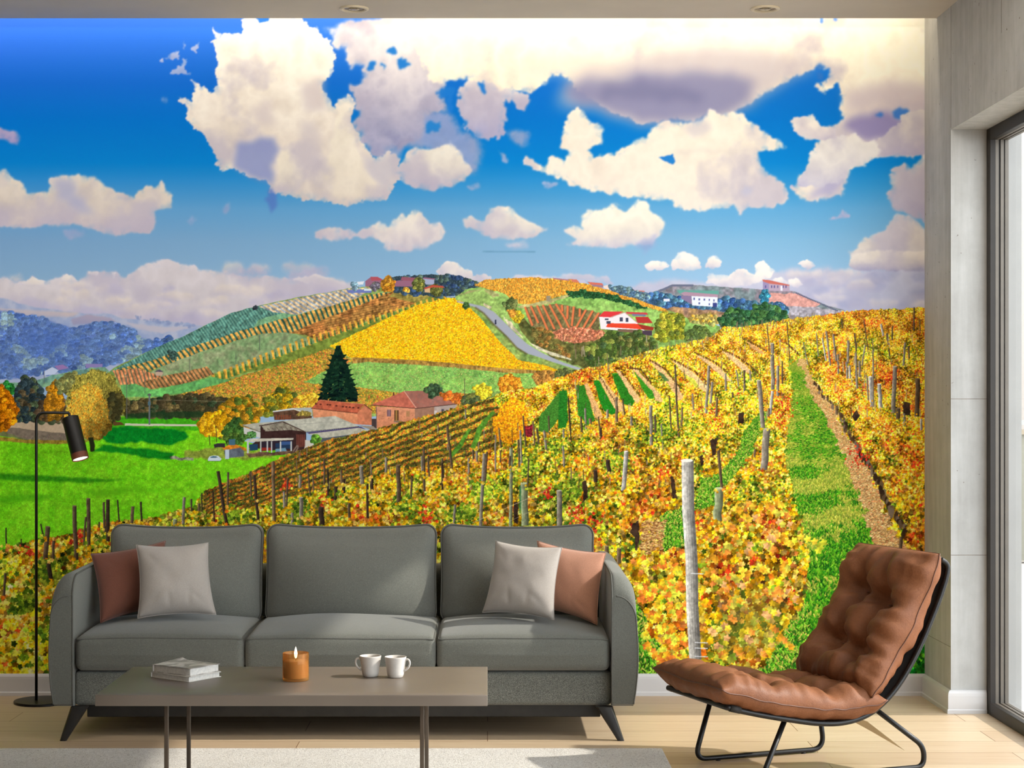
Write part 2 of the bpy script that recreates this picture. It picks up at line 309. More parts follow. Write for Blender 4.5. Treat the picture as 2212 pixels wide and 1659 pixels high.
    cloud(D([(1640, 40), (1700, 20), (2300, 0), (2300, 150), (1900, 160), (1700, 150), (1650, 120)]), (230, 222, 216), (220, 212, 206), (150, 150, 190), soft=1.5, wob=3)
    for p in ([(150, 110), (190, 80), (300, 85), (330, 110), (280, 150), (180, 150)], [(330, 110), (390, 20), (440, 5), (500, 30), (560, 90), (560, 140), (480, 155), (360, 140)], [(590, 120), (620, 50), (670, 40), (715, 90), (700, 130), (640, 135)], [(600, 240), (610, 170), (680, 180), (760, 185), (800, 160), (880, 140), (950, 180), (960, 110), (1020, 80), (1100, 160), (1070, 210), (960, 250), (880, 270), (740, 275)], [(1200, 220), (1260, 205), (1310, 250), (1280, 280), (1200, 270)], [(1080, 220), (1150, 200), (1200, 240), (1160, 270)], [(1270, 100), (1340, 70), (1400, 120), (1340, 140)]):
        cloud(D(p), (240, 236, 230), (232, 226, 222), (196, 194, 212), soft=1.4, wob=4, big=0)
    cloud(G([(190, 200), (230, 150), (300, 105), (380, 120), (450, 170), (530, 200), (540, 250), (660, 225), (720, 260), (700, 300), (540, 320), (220, 260)]), (240, 234, 224), (230, 224, 218), (196, 194, 210), soft=1, wob=3, big=0)
    cloud(G([(900, 270), (980, 245), (1060, 262), (1400, 240), (1500, 235), (1830, 255), (1900, 330), (1500, 300), (900, 290)]), (214, 210, 220), (200, 200, 216), (180, 186, 212), soft=2, wob=4, a=.9)

    # -------------------------------------------------------------- far hills on the left
    area(E([(-20, 455), (60, 465), (180, 510), (330, 545), (600, 585), (760, 600), (830, 615), (1000, 608), (1060, 610), (1160, 655), (1400, 672), (1800, 700), (1950, 735), (2100, 800), (1400, 1300), (-20, 1300)]), (176, 184, 208), wob=2, soft=1, col2=(150, 166, 204))
    area(E([(-20, 560), (340, 580), (760, 600), (700, 640), (350, 640), (-20, 590)]), (204, 186, 184), soft=2, a=.8)
    area(E([(680, 660), (830, 620), (1060, 650), (1110, 690), (900, 700), (700, 720)]), (170, 160, 182), wob=2, soft=1.5)
    area(E([(1180, 690), (1560, 740), (1900, 730), (1560, 800), (1330, 760)]), (186, 184, 200), wob=2, soft=1.5)
    # woods as many hazy crowns
    sl, m = mask(E([(-20, 575), (400, 640), (520, 700), (700, 760), (870, 700), (980, 690), (1100, 700), (1300, 760), (1330, 850), (1500, 860), (1650, 840), (1560, 960), (1200, 1060), (900, 1120), (-20, 1240)]), 4, 2, 2)
    put(sl, m, (88, 118, 188))
    n = 1500
    x, y = sample(sl, m, n); o = np.argsort(y); x, y = x[o], y[o]
    nn = at(nz[0], x, y) * 2.4 + at(nz[2], x, y)
    hz = np.clip((y - 660) / 150, 0, 1)[:, None]
    c = np.where((nn > .22)[:, None], pick([(150, 186, 190), (138, 172, 192), (160, 190, 176)], n), pick([(84, 118, 186), (70, 106, 182), (100, 134, 190), (88, 124, 180)], n))
    c = c * (1 - .12 * hz)
    scatter(x, y, rng.uniform(3, 7.5, n), c.astype(np.float32), False, .8, 0., .10)
    n = 7000; x, y = sample(sl, m, n)
    base = img[np.clip(((y - V0) * S).astype(int), 0, H - 1), np.clip((x * S).astype(int), 0, W - 1)]
    scatter(x, y, rng.uniform(.6, 1.8, n), base * rng.uniform(.9, 1.13, (n, 1)), False)
    tint(E([(-60, 560), (420, 620), (900, 700), (1350, 760), (1560, 900), (1200, 1060), (900, 1120), (-60, 1260)]), (118, 142, 198), 8, .34)
    tint(E([(150, 800), (560, 760), (700, 900), (680, 1040), (250, 960)]), (72, 106, 186), 14, .45)
    for q in range(44):
        cx = rng.uniform(290, 425); cy = 684 + (cx - 290) * .16 + rng.uniform(-2, 5)
        area(oval(cx, cy, rng.uniform(1.5, 5), rng.uniform(1.5, 4), 8), (132, 148, 192), a=.55, soft=.8)
    # village roofs in the haze
    area(E([(425, 1160), (500, 1120), (560, 1150), (520, 1190), (425, 1200)]), (190, 204, 232)); area(E([(520, 1110), (600, 1095), (660, 1130), (560, 1150)]), (150, 120, 176))
    area(E([(820, 1090), (980, 1090), (980, 1120), (820, 1130)]), (140, 128, 184)); area(E([(-10, 1240), (60, 1235), (60, 1265), (-10, 1270)]), (180, 190, 214))
    area(E([(360, 1240), (700, 1150), (1000, 1110), (1080, 1200), (600, 1280), (350, 1330), (-20, 1290), (-20, 1270), (340, 1260)]), (132, 176, 140), wob=3, tex=.2, col2=(96, 140, 140))

    # -------------------------------------------------------------- far hill on the right
    area(D([(200, 310), (350, 265), (480, 255), (700, 270), (1000, 290), (1250, 305), (1350, 350), (1450, 395), (1620, 450), (1500, 520), (1150, 540), (100, 440), (-200, 370)]), (150, 136, 150), wob=2, tex=.25, col2=(118, 134, 140))
    area(D([(1070, 320), (1250, 320), (1350, 360), (1450, 400), (1400, 425), (1150, 410), (1060, 380)]), (214, 158, 150), wob=3, tex=.2)
    area(D([(1170, 410), (1430, 425), (1620, 455), (1500, 500), (1180, 480)]), (170, 166, 178), wob=3, tex=.3)
    area(D([(380, 295), (690, 300), (690, 330), (400, 320)]), (96, 160, 150), soft=1)
    for q in range(34):
        px_, py_ = 235 + q * 8, 312 - min(q, 14) * 3.6
        area(D(oval(px_, py_, 6, 9, 8)), (104, 110, 134))
    for q in range(26):
        px_ = 1260 + q * 12; area(D(oval(px_, 318 + (px_ - 1260) * .43, 6, 6, 8)), (92, 98, 128))
    # castle-like house on the hill
    area(D([(1015, 225), (1060, 232), (1060, 300), (1015, 300)]), (150, 140, 180)); area(D([(1060, 245), (1210, 262), (1210, 305), (1060, 300)]), (178, 160, 182))
    area(D([(1010, 218), (1060, 222), (1215, 258), (1200, 264), (1060, 248), (1015, 232)]), (196, 110, 100))
    for wx in (1030, 1075, 1095, 1120, 1160, 1180): area(D([(wx, 262), (wx + 8, 262), (wx + 8, 280), (wx, 280)]), (90, 84, 140))
    area(D([(1145, 265), (1160, 265), (1160, 300), (1145, 300)]), (225, 225, 240))
    # hazy blue trees
    def crowns(pts, n, r0, r1, pal, bright=None, asp=.9, seedbase=True, leaf=.9, nl=0, wob=4):
        sl, m = mask(pts, wob, 2)
        if seedbase: put(sl, m, np.mean(np.asarray(pal), 0) * .8)
        x, y = sample(sl, m, n); o = np.argsort(y); x, y = x[o], y[o]
        scatter(x, y, rng.uniform(r0, r1, n), pick(pal, n), False, asp, 0., .28)
        nl = nl or n * 14
        x, y = sample(sl, m, nl)
        if len(x) == 0: return
        base = img[np.clip(((y - V0) * S).astype(int), 0, H - 1), np.clip((x * S).astype(int), 0, W - 1)]
        scatter(x, y, rng.uniform(leaf * .6, leaf * 1.4, nl), (base * rng.uniform(.72, 1.3, (nl, 1))).astype(np.float32), False)
    crowns(D([(60, 360), (130, 310), (300, 320), (420, 350), (480, 400), (700, 350), (900, 370), (1000, 400), (1120, 380), (1220, 430), (1200, 460), (700, 450), (300, 450), (100, 410)]), 160, 3, 7, [(64, 100, 150), (54, 88, 144), (84, 128, 150), (70, 110, 140)])
    crowns(D(oval(1028, 342, 34, 50)), 20, 3, 6, [(50, 118, 150), (60, 130, 150)])
    area(D([(412, 318), (440, 308), (684, 328), (684, 350), (430, 335)]), (170, 140, 160))
    area(D([(415, 335), (490, 340), (490, 400), (415, 360)]), (130, 116, 150)); area(D([(490, 340), (682, 348), (682, 420), (495, 408)]), (222, 228, 246))
    for wx, wy in ((505, 352), (542, 356), (580, 358), (616, 360), (650, 364), (542, 385), (616, 392)): area(D([(wx, wy), (wx + 10, wy), (wx + 10, wy + 16), (wx, wy + 16)]), (70, 80, 140))
    area(D([(645, 388), (678, 390), (678, 420), (645, 418)]), (60, 70, 130)); area(D([(285, 360), (330, 360), (330, 378), (285, 378)]), (220, 225, 240))
    area(D([(150, 420), (560, 430), (740, 460), (700, 520), (560, 540), (300, 470)]), (176, 140, 90), wob=5, tex=.4, col2=(150, 120, 110))

    # -------------------------------------------------------------- middle hills
    hill = [(230, 810), (245, 795), (335, 752), (400, 725), (450, 700), (500, 676), (560, 660), (640, 643), (700, 633), (750, 624), (800, 618), (860, 612), (900, 600), (985, 596), (1035, 610), (1110, 604), (1240, 606), (1300, 622), (1400, 655), (1450, 672), (1560, 720), (1560, 900), (200, 900)]
    area(hill, (120, 158, 84), wob=1.5, tex=.3, col2=(150, 170, 90))
    def rows(pts, base, stripe, ang, per, duty=.5, wob=1.5, tex=.35, bend=0., base2=None, fine=1.):
        sl, m = mask(pts, wob, fine)
        if m.size == 0: return
        c = np.broadcast_to(np.asarray(base, np.float32), m.shape + (3,)).copy()
        if base2 is not None:
            t = np.clip(.5 + 3 * nz[2][sl] + 2 * nz[0][sl], 0, 1)[..., None]; c = c * (1 - t) + np.asarray(base2, np.float32) * t
        cx = sum(p[0] for p in pts) / len(pts); cy = sum(p[1] for p in pts) / len(pts)
        u = (X[sl] - cx) * math.cos(ang) + (Y[sl] - cy) * math.sin(ang); v = -(X[sl] - cx) * math.sin(ang) + (Y[sl] - cy) * math.cos(ang)
        ph = (u + bend * v * v + 2.2 * nz[3][sl]) / per
        s = np.clip((np.sin(ph * 2 * math.pi) - (1 - 2 * duty)) * 2.2 + .5, 0, 1)[..., None]
        c = c * (1 - s) + np.asarray(stripe, np.float32) * s
        c *= (1 + tex * (nz[4][sl] * 2.2 + nz[5][sl]))[..., None]
        put(sl, m, c)
    rows([(240, 802), (335, 752), (400, 725), (450, 700), (500, 676), (560, 660), (600, 657), (650, 668), (600, 690), (520, 718), (450, 745), (380, 772), (300, 787), (250, 808)], (104, 154, 138), (72, 120, 116), -.6, 6, .42)
    area([(560, 690), (640, 670), (700, 665), (650, 690), (590, 705), (540, 715)], (120, 170, 130), wob=2, tex=.3)
    rows([(560, 662), (640, 645), (750, 625), (810, 620), (770, 645), (700, 665), (640, 680), (590, 675)], (214, 190, 150), (140, 156, 176), -1.0, 8, .36)
    area([(620, 690), (720, 660), (820, 632), (860, 628), (820, 642), (700, 680), (620, 712)], (150, 190, 130), wob=2, tex=.2)
    rows([(245, 800), (330, 778), (450, 738), (520, 715), (600, 692), (700, 665), (800, 636), (850, 630), (830, 646), (760, 670), (700, 697), (640, 718), (600, 722), (520, 735), (450, 757), (380, 782), (310, 806), (260, 830)], (212, 164, 84), (52, 100, 84), -.5, 10.5, .38, bend=.002)
    area([(300, 815), (360, 788), (450, 755), (560, 722), (620, 718), (675, 733), (700, 742), (620, 765), (520, 790), (460, 808), (400, 812), (330, 818)], (150, 160, 122), wob=2, tex=.25, col2=(126, 160, 110))
    rows([(625, 720), (700, 690), (800, 650), (850, 628), (925, 626), (945, 640), (900, 655), (800, 692), (730, 722), (690, 738), (660, 724)], (186, 120, 66), (152, 104, 56), 1.35, 5, .45, tex=.5, base2=(170, 130, 70))
    area([(850, 632), (945, 632), (940, 650), (900, 655), (840, 640)], (142, 140, 70), wob=3, tex=.4, a=.8)
    area([(455, 812), (560, 785), (690, 738), (820, 688), (930, 642), (985, 642), (880, 692), (760, 745), (640, 780), (520, 808), (465, 824)], (120, 140, 60), wob=2, tex=.3)
    for q in range(40):                                   # tongues of yellow vines with green between
        f = q / 39; bx = 462 + f * 500; by = 826 - 178 * f ** 1.02 - 12 * math.sin(f * 3.1)
        w = 6.2 - 1.5 * f; h = 17 - 7 * f
        area([(bx - w * .9, by - h), (bx + w * .1, by - h - 2), (bx + w * .6, by), (bx + w * .9, by + 3), (bx, by + 3)], (226, 172, 66), wob=1, tex=.3)
        area([(bx + w * .6, by - h * .8), (bx + w * 1.0, by - h * .8), (bx + w * 1.4, by + 1), (bx + w * .8, by + 1)], (66, 112, 60), wob=.5, tex=.3)
    sl, m = area([(712, 748), (800, 705), (900, 660), (985, 640), (1012, 662), (1040, 690), (1080, 740), (1120, 778), (1180, 790), (1220, 803), (1100, 800), (950, 785), (760, 775), (735, 762)], (252, 196, 26), wob=2, tex=.22, col2=(246, 178, 22))
    n = 9000; x, y = sample(sl, m, n)
    rt = np.clip((x - 960) / 180, 0, 1) * np.clip((y - 640) / 60, 0, 1)
    c = np.where((rng.random(n) < .25 + .5 * rt)[:, None], pick([(232, 154, 34), (216, 136, 34), (196, 168, 44), (222, 174, 44)], n), pick([(255, 214, 34), (255, 204, 24), (255, 222, 64), (246, 184, 24)], n))
    scatter(x, y, rng.uniform(.7, 1.5, n), c.astype(np.float32), False)
    area([(760, 772), (860, 776), (950, 782), (1100, 797), (1200, 802), (1200, 808), (1100, 806), (950, 792), (760, 785)], (160, 124, 60), wob=1, tex=.5)
    for q in range(60): line([(764 + q * 7.4, 777 + q * .42), (764 + q * 7.4, 788 + q * .42)], .8, (205, 180, 130), .7)
    sl, m = area([(650, 826), (700, 798), (790, 782), (950, 792), (1100, 806), (1240, 812), (1190, 840), (1080, 846), (1000, 850), (900, 856), (780, 838), (700, 832)], (146, 196, 92), wob=2, tex=.3, col2=(124, 178, 90))
    n = 3500; x, y = sample(sl, m, n); scatter(x, y, rng.uniform(.6, 1.6, n), pick([(140, 198, 84), (120, 188, 90), (170, 200, 110), (170, 170, 100)], n), False, .5, 0.)
    sl, m = area([(440, 838), (480, 824), (600, 790), (712, 752), (765, 780), (700, 802), (655, 826), (700, 832), (780, 838), (900, 856), (1000, 850), (1060, 860), (1010, 890), (880, 900), (660, 880), (520, 890), (400, 870), (390, 850)], (176, 164, 66), wob=2, tex=.4, col2=(200, 144, 66))
    n = 9500; x, y = sample(sl, m, n)
    scatter(x, y, rng.uniform(.8, 2.2, n), pick([(214, 148, 60), (190, 160, 60), (150, 150, 54), (226, 168, 50), (120, 130, 50), (206, 110, 60)], n), False, .7, .9)
    rows([(243, 800), (300, 796), (345, 812), (352, 816), (325, 834), (290, 830), (260, 832)], (226, 146, 98), (120, 112, 84), -.3, 8, .35)
    rows([(290, 830), (350, 814), (450, 792), (462, 810), (400, 828), (325, 842)], (190, 134, 84), (106, 92, 62), -.6, 8, .35)
    area([(262, 833), (292, 829), (330, 843), (460, 815), (500, 822), (420, 845), (340, 858), (265, 858)], (112, 196, 104), wob=1.5, tex=.25, col2=(96, 160, 96))
    area([(335, 806), (345, 800), (353, 806), (350, 812), (337, 812)], (196, 170, 150)); area([(334, 803), (345, 798), (354, 804)], (90, 80, 100))
    crowns(oval(372, 768, 9, 11), 14, 2, 4, [(70, 100, 90), (60, 84, 80)])
    crowns(oval(549, 664, 4, 5), 5, 2, 3, [(60, 70, 80)])
    # hilltop village
    crowns([(845, 602), (880, 595), (980, 594), (1030, 608), (1036, 620), (985, 642), (930, 642), (850, 632)], 120, 2.5, 6, [(60, 84, 110), (70, 92, 100), (50, 72, 110), (80, 100, 90)])
    area(F([(1500, 300), (1560, 255), (1640, 280), (1700, 300), (1900, 290), (2060, 290), (2060, 350), (1500, 350)]), (150, 104, 130)); area(F([(1550, 258), (1620, 258), (1680, 290), (1560, 295)]), (176, 84, 96))
    area(F([(1850, 258), (2000, 268), (1970, 300), (1840, 290)]), (150, 90, 110)); area(F([(2040, 272), (2160, 280), (2160, 330), (2080, 330)]), (160, 170, 200)); area(F([(2060, 262), (2170, 275), (2160, 285), (2050, 275)]), (150, 100, 130))
    area(F([(1320, 385), (1560, 375), (1560, 410), (1340, 412)]), (110, 124, 190)); area(F([(1490, 372), (1560, 375), (1560, 390), (1490, 390)]), (210, 230, 235)); area(F([(1380, 310), (1490, 300), (1480, 330), (1400, 335)]), (226, 230, 240))
    crowns(F(oval(1400, 350, 35, 35)), 10, 2, 5, [(110, 150, 170), (130, 160, 180)]); crowns(F(oval(1600, 350, 45, 40)), 14, 2, 5, [(110, 110, 100), (100, 96, 110)])
    crowns(F([(1650, 300), (1720, 250), (1780, 300), (1770, 390), (1660, 390)]), 26, 2, 5, [(222, 160, 50), (200, 130, 40), (170, 120, 50)]); crowns(F(oval(2010, 335, 60, 65)), 26, 2, 5, [(130, 130, 60), (100, 110, 60)])
    crowns(F(oval(1900, 378, 30, 22)), 10, 2, 4, [(220, 160, 60)])
    # right hill: terraces, grass, vines
    area([(985, 646), (1005, 625), (1060, 618), (1110, 640), (1180, 640), (1300, 640), (1400, 664), (1560, 712), (1560, 740), (1400, 722), (1300, 706), (1190, 668), (1150, 720), (1085, 690), (1040, 668)], (150, 190, 104), wob=2, tex=.3, col2=(130, 180, 90))
    area([(990, 638), (1010, 628), (1060, 625), (1080, 640), (1040, 655)], (176, 160, 120), wob=4, tex=.3, a=.7)
    sl, m = area([(1024, 616), (1050, 604), (1150, 600), (1240, 605), (1300, 622), (1400, 655), (1440, 668), (1445, 676), (1380, 660), (1300, 640), (1220, 636), (1180, 648), (1140, 658), (1115, 656), (1090, 634), (1060, 626)], (236, 172, 66), wob=1.5, tex=.35, col2=(226, 150, 50))
    n = 2600; x, y = sample(sl, m, n); scatter(x, y, rng.uniform(.6, 1.5, n), pick([(244, 186, 80), (226, 150, 50), (200, 150, 60), (170, 130, 60)], n), False, 1.5, 0.)
    crowns(G([(1440, 400), (1560, 390), (1700, 400), (1900, 440), (2100, 510), (2212, 550), (2212, 570), (1950, 510), (1800, 470), (1600, 460), (1450, 450)]), 60, 2, 4, [(40, 84, 50), (50, 100, 60)])
    area(G([(960, 540), (1240, 480), (1430, 430), (1470, 440), (1260, 510), (1010, 560)]), (196, 180, 130), wob=3, tex=.3, a=.8)
    area(G([(1240, 440), (1280, 440), (1280, 497), (1240, 490)]), (150, 140, 120))
    area(G([(1020, 560), (1330, 510), (1500, 545), (1760, 610), (1740, 760), (1300, 800), (1100, 740)]), (112, 108, 70), wob=4, tex=.4, col2=(130, 120, 80))
    for r in ([(1035, 545), (1110, 725)], [(1090, 535), (1165, 700)], [(1150, 530), (1265, 790)], [(1205, 525), (1320, 760)], [(1268, 520), (1390, 750)], [(1330, 515), (1410, 640), (1460, 745)], [(1388, 525), (1395, 590)], [(1445, 535), (1440, 660)], [(1503, 540), (1483, 730)], [(1560, 560), (1558, 640)], [(1620, 570), (1520, 750)], [(1685, 580), (1590, 750)], [(1745, 600), (1650, 745)]):
        line(G([(a_ + 7, b_ + 4) for a_, b_ in r]), 5, (90, 84, 60)); line(G(r), 4.6, (222, 122, 76), 1, .5)
    crowns(G([(1270, 790), (1400, 750), (1550, 745), (1790, 770), (1820, 860), (1700, 900), (1500, 890), (1300, 850)]), 90, 2, 5, [(222, 140, 110), (206, 120, 90), (190, 130, 90)], nl=2500)
    # road
    area(G([(820, 560), (900, 560), (960, 700), (1010, 800), (1120, 920), (1300, 1030), (1500, 1100), (1750, 1160), (2212, 1010), (2212, 780), (1850, 780), (1700, 880), (1450, 890), (1280, 830), (1100, 730), (1000, 620), (940, 540)]), (118, 112, 60), wob=4, tex=.5, col2=(84, 92, 50))
    crowns(G([(1600, 930), (1750, 880), (1820, 780), (1940, 740), (2212, 780), (2212, 1000), (1960, 1040), (1750, 1150), (1650, 1130)]), 120, 3, 8, [(70, 96, 46), (90, 116, 50), (120, 130, 60), (60, 80, 50)])
    crowns(G([(1100, 760), (1280, 760), (1300, 900), (1420, 950), (1480, 1040), (1300, 990), (1150, 900)]), 70, 3, 6, [(120, 110, 60), (150, 110, 56), (96, 96, 50)])
    crowns(G([(830, 500), (920, 450), (960, 520), (930, 570), (840, 590)]), 24, 3, 5, [(84, 104, 60), (110, 120, 70)]); crowns(G(oval(960, 640, 60, 60)), 30, 3, 5, [(214, 180, 40), (170, 150, 50)])
    crowns(G([(860, 580), (930, 570), (960, 620), (900, 640)]), 14, 2, 4, [(220, 150, 60)])
    area(G([(370, 440), (640, 380), (760, 480), (820, 560), (1000, 780), (1100, 900), (1300, 1030), (1500, 1100), (1560, 1130), (1300, 1050), (1100, 960), (980, 860), (850, 700), (700, 570), (520, 510), (380, 480)]), (152, 186, 104), wob=2, tex=.3)
    area(G([(640, 505), (720, 545), (700, 565), (640, 530)]), (206, 196, 160), wob=1, tex=.2); area(G([(830, 640), (900, 690), (1000, 820), (1030, 860), (960, 800), (880, 720)]), (206, 196, 166), wob=3, tex=.3)
    area(G([(1080, 890), (1250, 960), (1480, 1040), (1490, 1060), (1300, 1010), (1150, 950)]), (206, 200, 170), wob=2, tex=.3)
    area(G([(380, 485), (520, 513), (640, 540), (740, 592), (850, 700), (960, 812), (1060, 900), (1200, 985), (1400, 1075), (1590, 1138), (1540, 1146), (1300, 1072), (1160, 1022), (1060, 992), (960, 932), (860, 822), (750, 722), (640, 602), (560, 548), (390, 500)]), (162, 168, 184), soft=.6)
    area(G([(285, 445), (370, 440), (370, 455), (290, 458)]), (150, 170, 190))
    line(G([(560, 550), (640, 605), (750, 725), (860, 830), (960, 940), (1060, 1000)]), 4, (96, 84, 56), .7, 1)
    line(G([(755, 672), (757, 712)]), 3.2, (36, 40, 70)); box(*G([(750, 668)])[0], *G([(761, 690)])[0], (36, 40, 70))
    crowns(G(oval(478, 530, 32, 28)), 10, 2, 4, [(60, 90, 50)]); crowns(G(oval(190, 390, 60, 60)), 22, 2, 5, [(110, 110, 56), (90, 96, 50)])
    area(G([(70, 365), (150, 335), (250, 345), (270, 362), (160, 358), (80, 378)]), (186, 84, 66)); area(G([(75, 378), (130, 362), (130, 410), (80, 405)]), (214, 180, 140))
    # ridge houses
    area(G([(1300, 266), (1460, 285), (1460, 296), (1310, 280)]), (176, 120, 130))
    area(G([(1470, 280), (1530, 282), (1560, 315), (1490, 306)]), (206, 120, 100)); area(G([(1540, 290), (1600, 288), (1630, 318), (1560, 318)]), (190, 190, 215))
    area(G([(1630, 305), (1770, 318), (1790, 338), (1660, 330)]), (206, 110, 96)); area(G([(1660, 330), (1785, 338), (1785, 362), (1690, 350)]), (150, 120, 140))
    area(G([(1785, 345), (1830, 335), (1840, 380), (1790, 365)]), (230, 210, 200)); area(G([(2090, 385), (2180, 390), (2180, 420), (2090, 420)]), (200, 130, 120))
    crowns(G([(1840, 350), (1960, 340), (2080, 380), (2212, 430), (2212, 500), (2060, 450), (1850, 390)]), 60, 2, 5, [(90, 120, 140), (80, 110, 140), (120, 150, 150)])
    # white villa with red roofs
    area(G([(1745, 640), (1990, 600), (2110, 700), (2180, 770), (1930, 770), (1760, 755)]), (232, 226, 232))
    area(G([(1790, 588), (1980, 590), (1870, 645), (1740, 640)]), (214, 60, 66)); area(G([(2000, 592), (2200, 600), (2212, 620), (2010, 612)]), (196, 70, 76))
    area(G([(2090, 640), (2212, 640), (2260, 700), (2110, 700)]), (176, 56, 52)); area(G([(1830, 700), (2110, 706), (2165, 760), (1810, 738)]), (222, 72, 48))
    area(G([(2110, 706), (2270, 740), (2260, 770), (2165, 762)]), (150, 54, 44)); area(G([(2160, 770), (2250, 770), (2250, 820), (2160, 820)]), (74, 60, 76)); area(G([(1920, 755), (2160, 765), (2160, 800), (1930, 780)]), (120, 96, 80))
    for w0, w1, h0, h1 in ((1942, 1972, 645, 685), (1998, 2026, 650, 690), (1800, 1835, 655, 672), (1815, 1855, 680, 706)): area(G([(w0, h0), (w1, h0), (w1, h1), (w0, h1)]), (70, 74, 96))
    line(G([(1850, 645), (1990, 598), (2120, 705)]), 1.6, (190, 150, 140)); area(G([(2060, 612), (2190, 618), (2190, 636), (2060, 630)]), (110, 120, 150))
    crowns(D([(220, 560), (300, 460), (420, 470), (470, 540), (440, 640), (260, 680), (220, 640)]), 120, 3, 7, [(150, 150, 46), (120, 130, 40), (180, 170, 60), (96, 110, 46)], nl=2600)
    crowns(D([(-60, 640), (100, 600), (240, 680), (240, 740), (-60, 800)]), 80, 3, 7, [(80, 100, 46), (70, 90, 50), (110, 110, 60)])
    area(D([(440, 500), (700, 560), (680, 620), (600, 640), (440, 620)]), (140, 186, 96), wob=3, tex=.3)
    crowns(D([(440, 600), (520, 550), (620, 590), (640, 640), (440, 670)]), 50, 3, 6, [(96, 116, 56), (80, 100, 56)]); crowns(D([(460, 500), (620, 460), (720, 520), (640, 560), (480, 530)]), 50, 2, 5, [(180, 160, 90), (150, 150, 90), (206, 160, 60)])
    crowns(D([(690, 520), (760, 440), (830, 430), (930, 470), (940, 420), (1040, 395), (1140, 420), (1200, 480), (1200, 530), (1000, 560), (820, 590), (700, 560)]), 190, 3, 7, [(50, 92, 56), (40, 78, 50), (70, 110, 60), (60, 96, 70)], nl=3500)

    # -------------------------------------------------------------- valley at the left: trees and green field
    area([(-10, 905), (200, 900), (420, 900), (470, 940), (640, 980), (640, 1300), (-10, 1300)], (130, 214, 34), wob=2, tex=.16, col2=(108, 202, 26))
    area([(15, 912), (165, 906), (195, 930), (190, 950), (80, 955), (15, 936)], (192, 172, 146), wob=1.5, tex=.08)
    area([(-10, 925), (40, 925), (120, 935), (190, 940), (190, 950), (100, 955), (20, 945), (-10, 940)], (110, 100, 90), wob=2, tex=.2, a=.8)
    area([(-10, 943), (60, 950), (190, 952), (180, 960), (60, 958), (-10, 952)], (150, 130, 50), wob=2, tex=.3)
    area([(230, 902), (460, 902), (460, 930), (230, 930)], (70, 176, 30), wob=1.5, tex=.2)
    area([(270, 915), (430, 917), (430, 921), (270, 920)], (206, 202, 180), wob=.5)
    area([(215, 925), (300, 922), (400, 930), (410, 945), (370, 962), (300, 955), (240, 958), (200, 945)], (12, 124, 36), wob=5, soft=1.5, tex=.2)
    area([(225, 962), (300, 968), (380, 978), (370, 992), (320, 990), (260, 978), (200, 976)], (20, 128, 30), wob=4, soft=1.5, tex=.2)
    area([(-10, 1022), (60, 1026), (200, 1034), (280, 1036), (190, 1043), (80, 1040), (-10, 1036)], (44, 130, 20), wob=3, soft=2, tex=.2, a=.9)
    area([(400, 975), (480, 965), (560, 975), (600, 990), (480, 992), (400, 990)], (140, 156, 60), wob=5, soft=1.5, tex=.3)
    sl, m = mask([(-10, 945), (240, 935), (420, 925), (600, 985), (430, 1060), (340, 1115), (100, 1170), (-10, 1190)], 3, 2)
    n = 16000; x, y = sample(sl, m, n)
    base = img[np.clip(((y - V0) * S).astype(int), 0, H - 1), np.clip((x * S).astype(int), 0, W - 1)]
    scatter(x, y, rng.uniform(.5, 1.6, n), (base * rng.uniform(.88, 1.12, (n, 1)) + rng.uniform(-8, 8, (n, 3))).astype(np.float32), False, .45, 0.)
    area([(0, 1076), (60, 1066), (120, 1070), (90, 1082), (0, 1086)], (60, 150, 20), wob=3, soft=3, a=.5); area([(180, 1060), (300, 1050), (330, 1060), (220, 1072)], (80, 160, 20), wob=4, soft=3, a=.5)
    crowns([(270, 868), (330, 862), (400, 852), (470, 856), (520, 862), (520, 900), (440, 905), (270, 900)], 160, 4, 9, [(84, 74, 50), (70, 66, 44), (100, 88, 54), (50, 66, 44)], nl=3800)
    area([(270, 893), (430, 888), (460, 900), (270, 905)], (30, 60, 34), wob=3, soft=1, a=.8)
    crowns([(30, 880), (30, 840), (50, 815), (75, 815), (100, 860), (130, 900), (130, 912), (40, 910)], 120, 4, 9, [(50, 66, 70), (40, 54, 60), (70, 84, 60), (80, 70, 50)], nl=2600)
    crowns([(80, 905), (85, 870), (130, 860), (160, 900), (150, 910)], 40, 4, 8, [(110, 84, 50), (80, 66, 50)])
    crowns([(95, 880), (105, 835), (120, 820), (138, 840), (135, 900), (105, 910)], 50, 3, 7, [(206, 136, 26), (180, 120, 30), (150, 110, 36)], nl=1600)
    crowns([(-10, 828), (10, 838), (30, 860), (42, 890), (30, 915), (10, 930), (-10, 930)], 80, 4, 8, [(206, 120, 10), (180, 100, 12), (226, 140, 20), (150, 84, 14)], nl=3200)
    crowns([(10, 826), (30, 830), (30, 850), (8, 840)], 14, 3, 5, [(40, 120, 50)])
    crowns([(120, 830), (140, 806), (162, 805), (180, 826), (150, 850), (130, 850)], 36, 3, 6, [(140, 140, 80), (120, 130, 80)])
    def willow(cx, cy, rx, ry, pal, dk):
        sl, m = mask([(cx - rx, cy + ry * .5), (cx - rx * .95, cy), (cx - rx * .6, cy - ry * .75), (cx, cy - ry), (cx + rx * .6, cy - ry * .75), (cx + rx * .95, cy), (cx + rx, cy + ry * .6), (cx + rx * .5, cy + ry), (cx - rx * .4, cy + ry)], 6, 4)
        put(sl, m, dk)
        n = 3600; x, y = sample(sl, m, n)
        lit = np.clip(1.12 - .35 * (x - cx) / rx - .32 * (y - cy) / ry + .7 * at(nz[2], x, y), .45, 1.25)[:, None]
        scatter(x, y, rng.uniform(1.2, 3, n), (pick(pal, n) * lit).astype(np.float32), False, .4, rng.uniform(.9, 2.2, n))
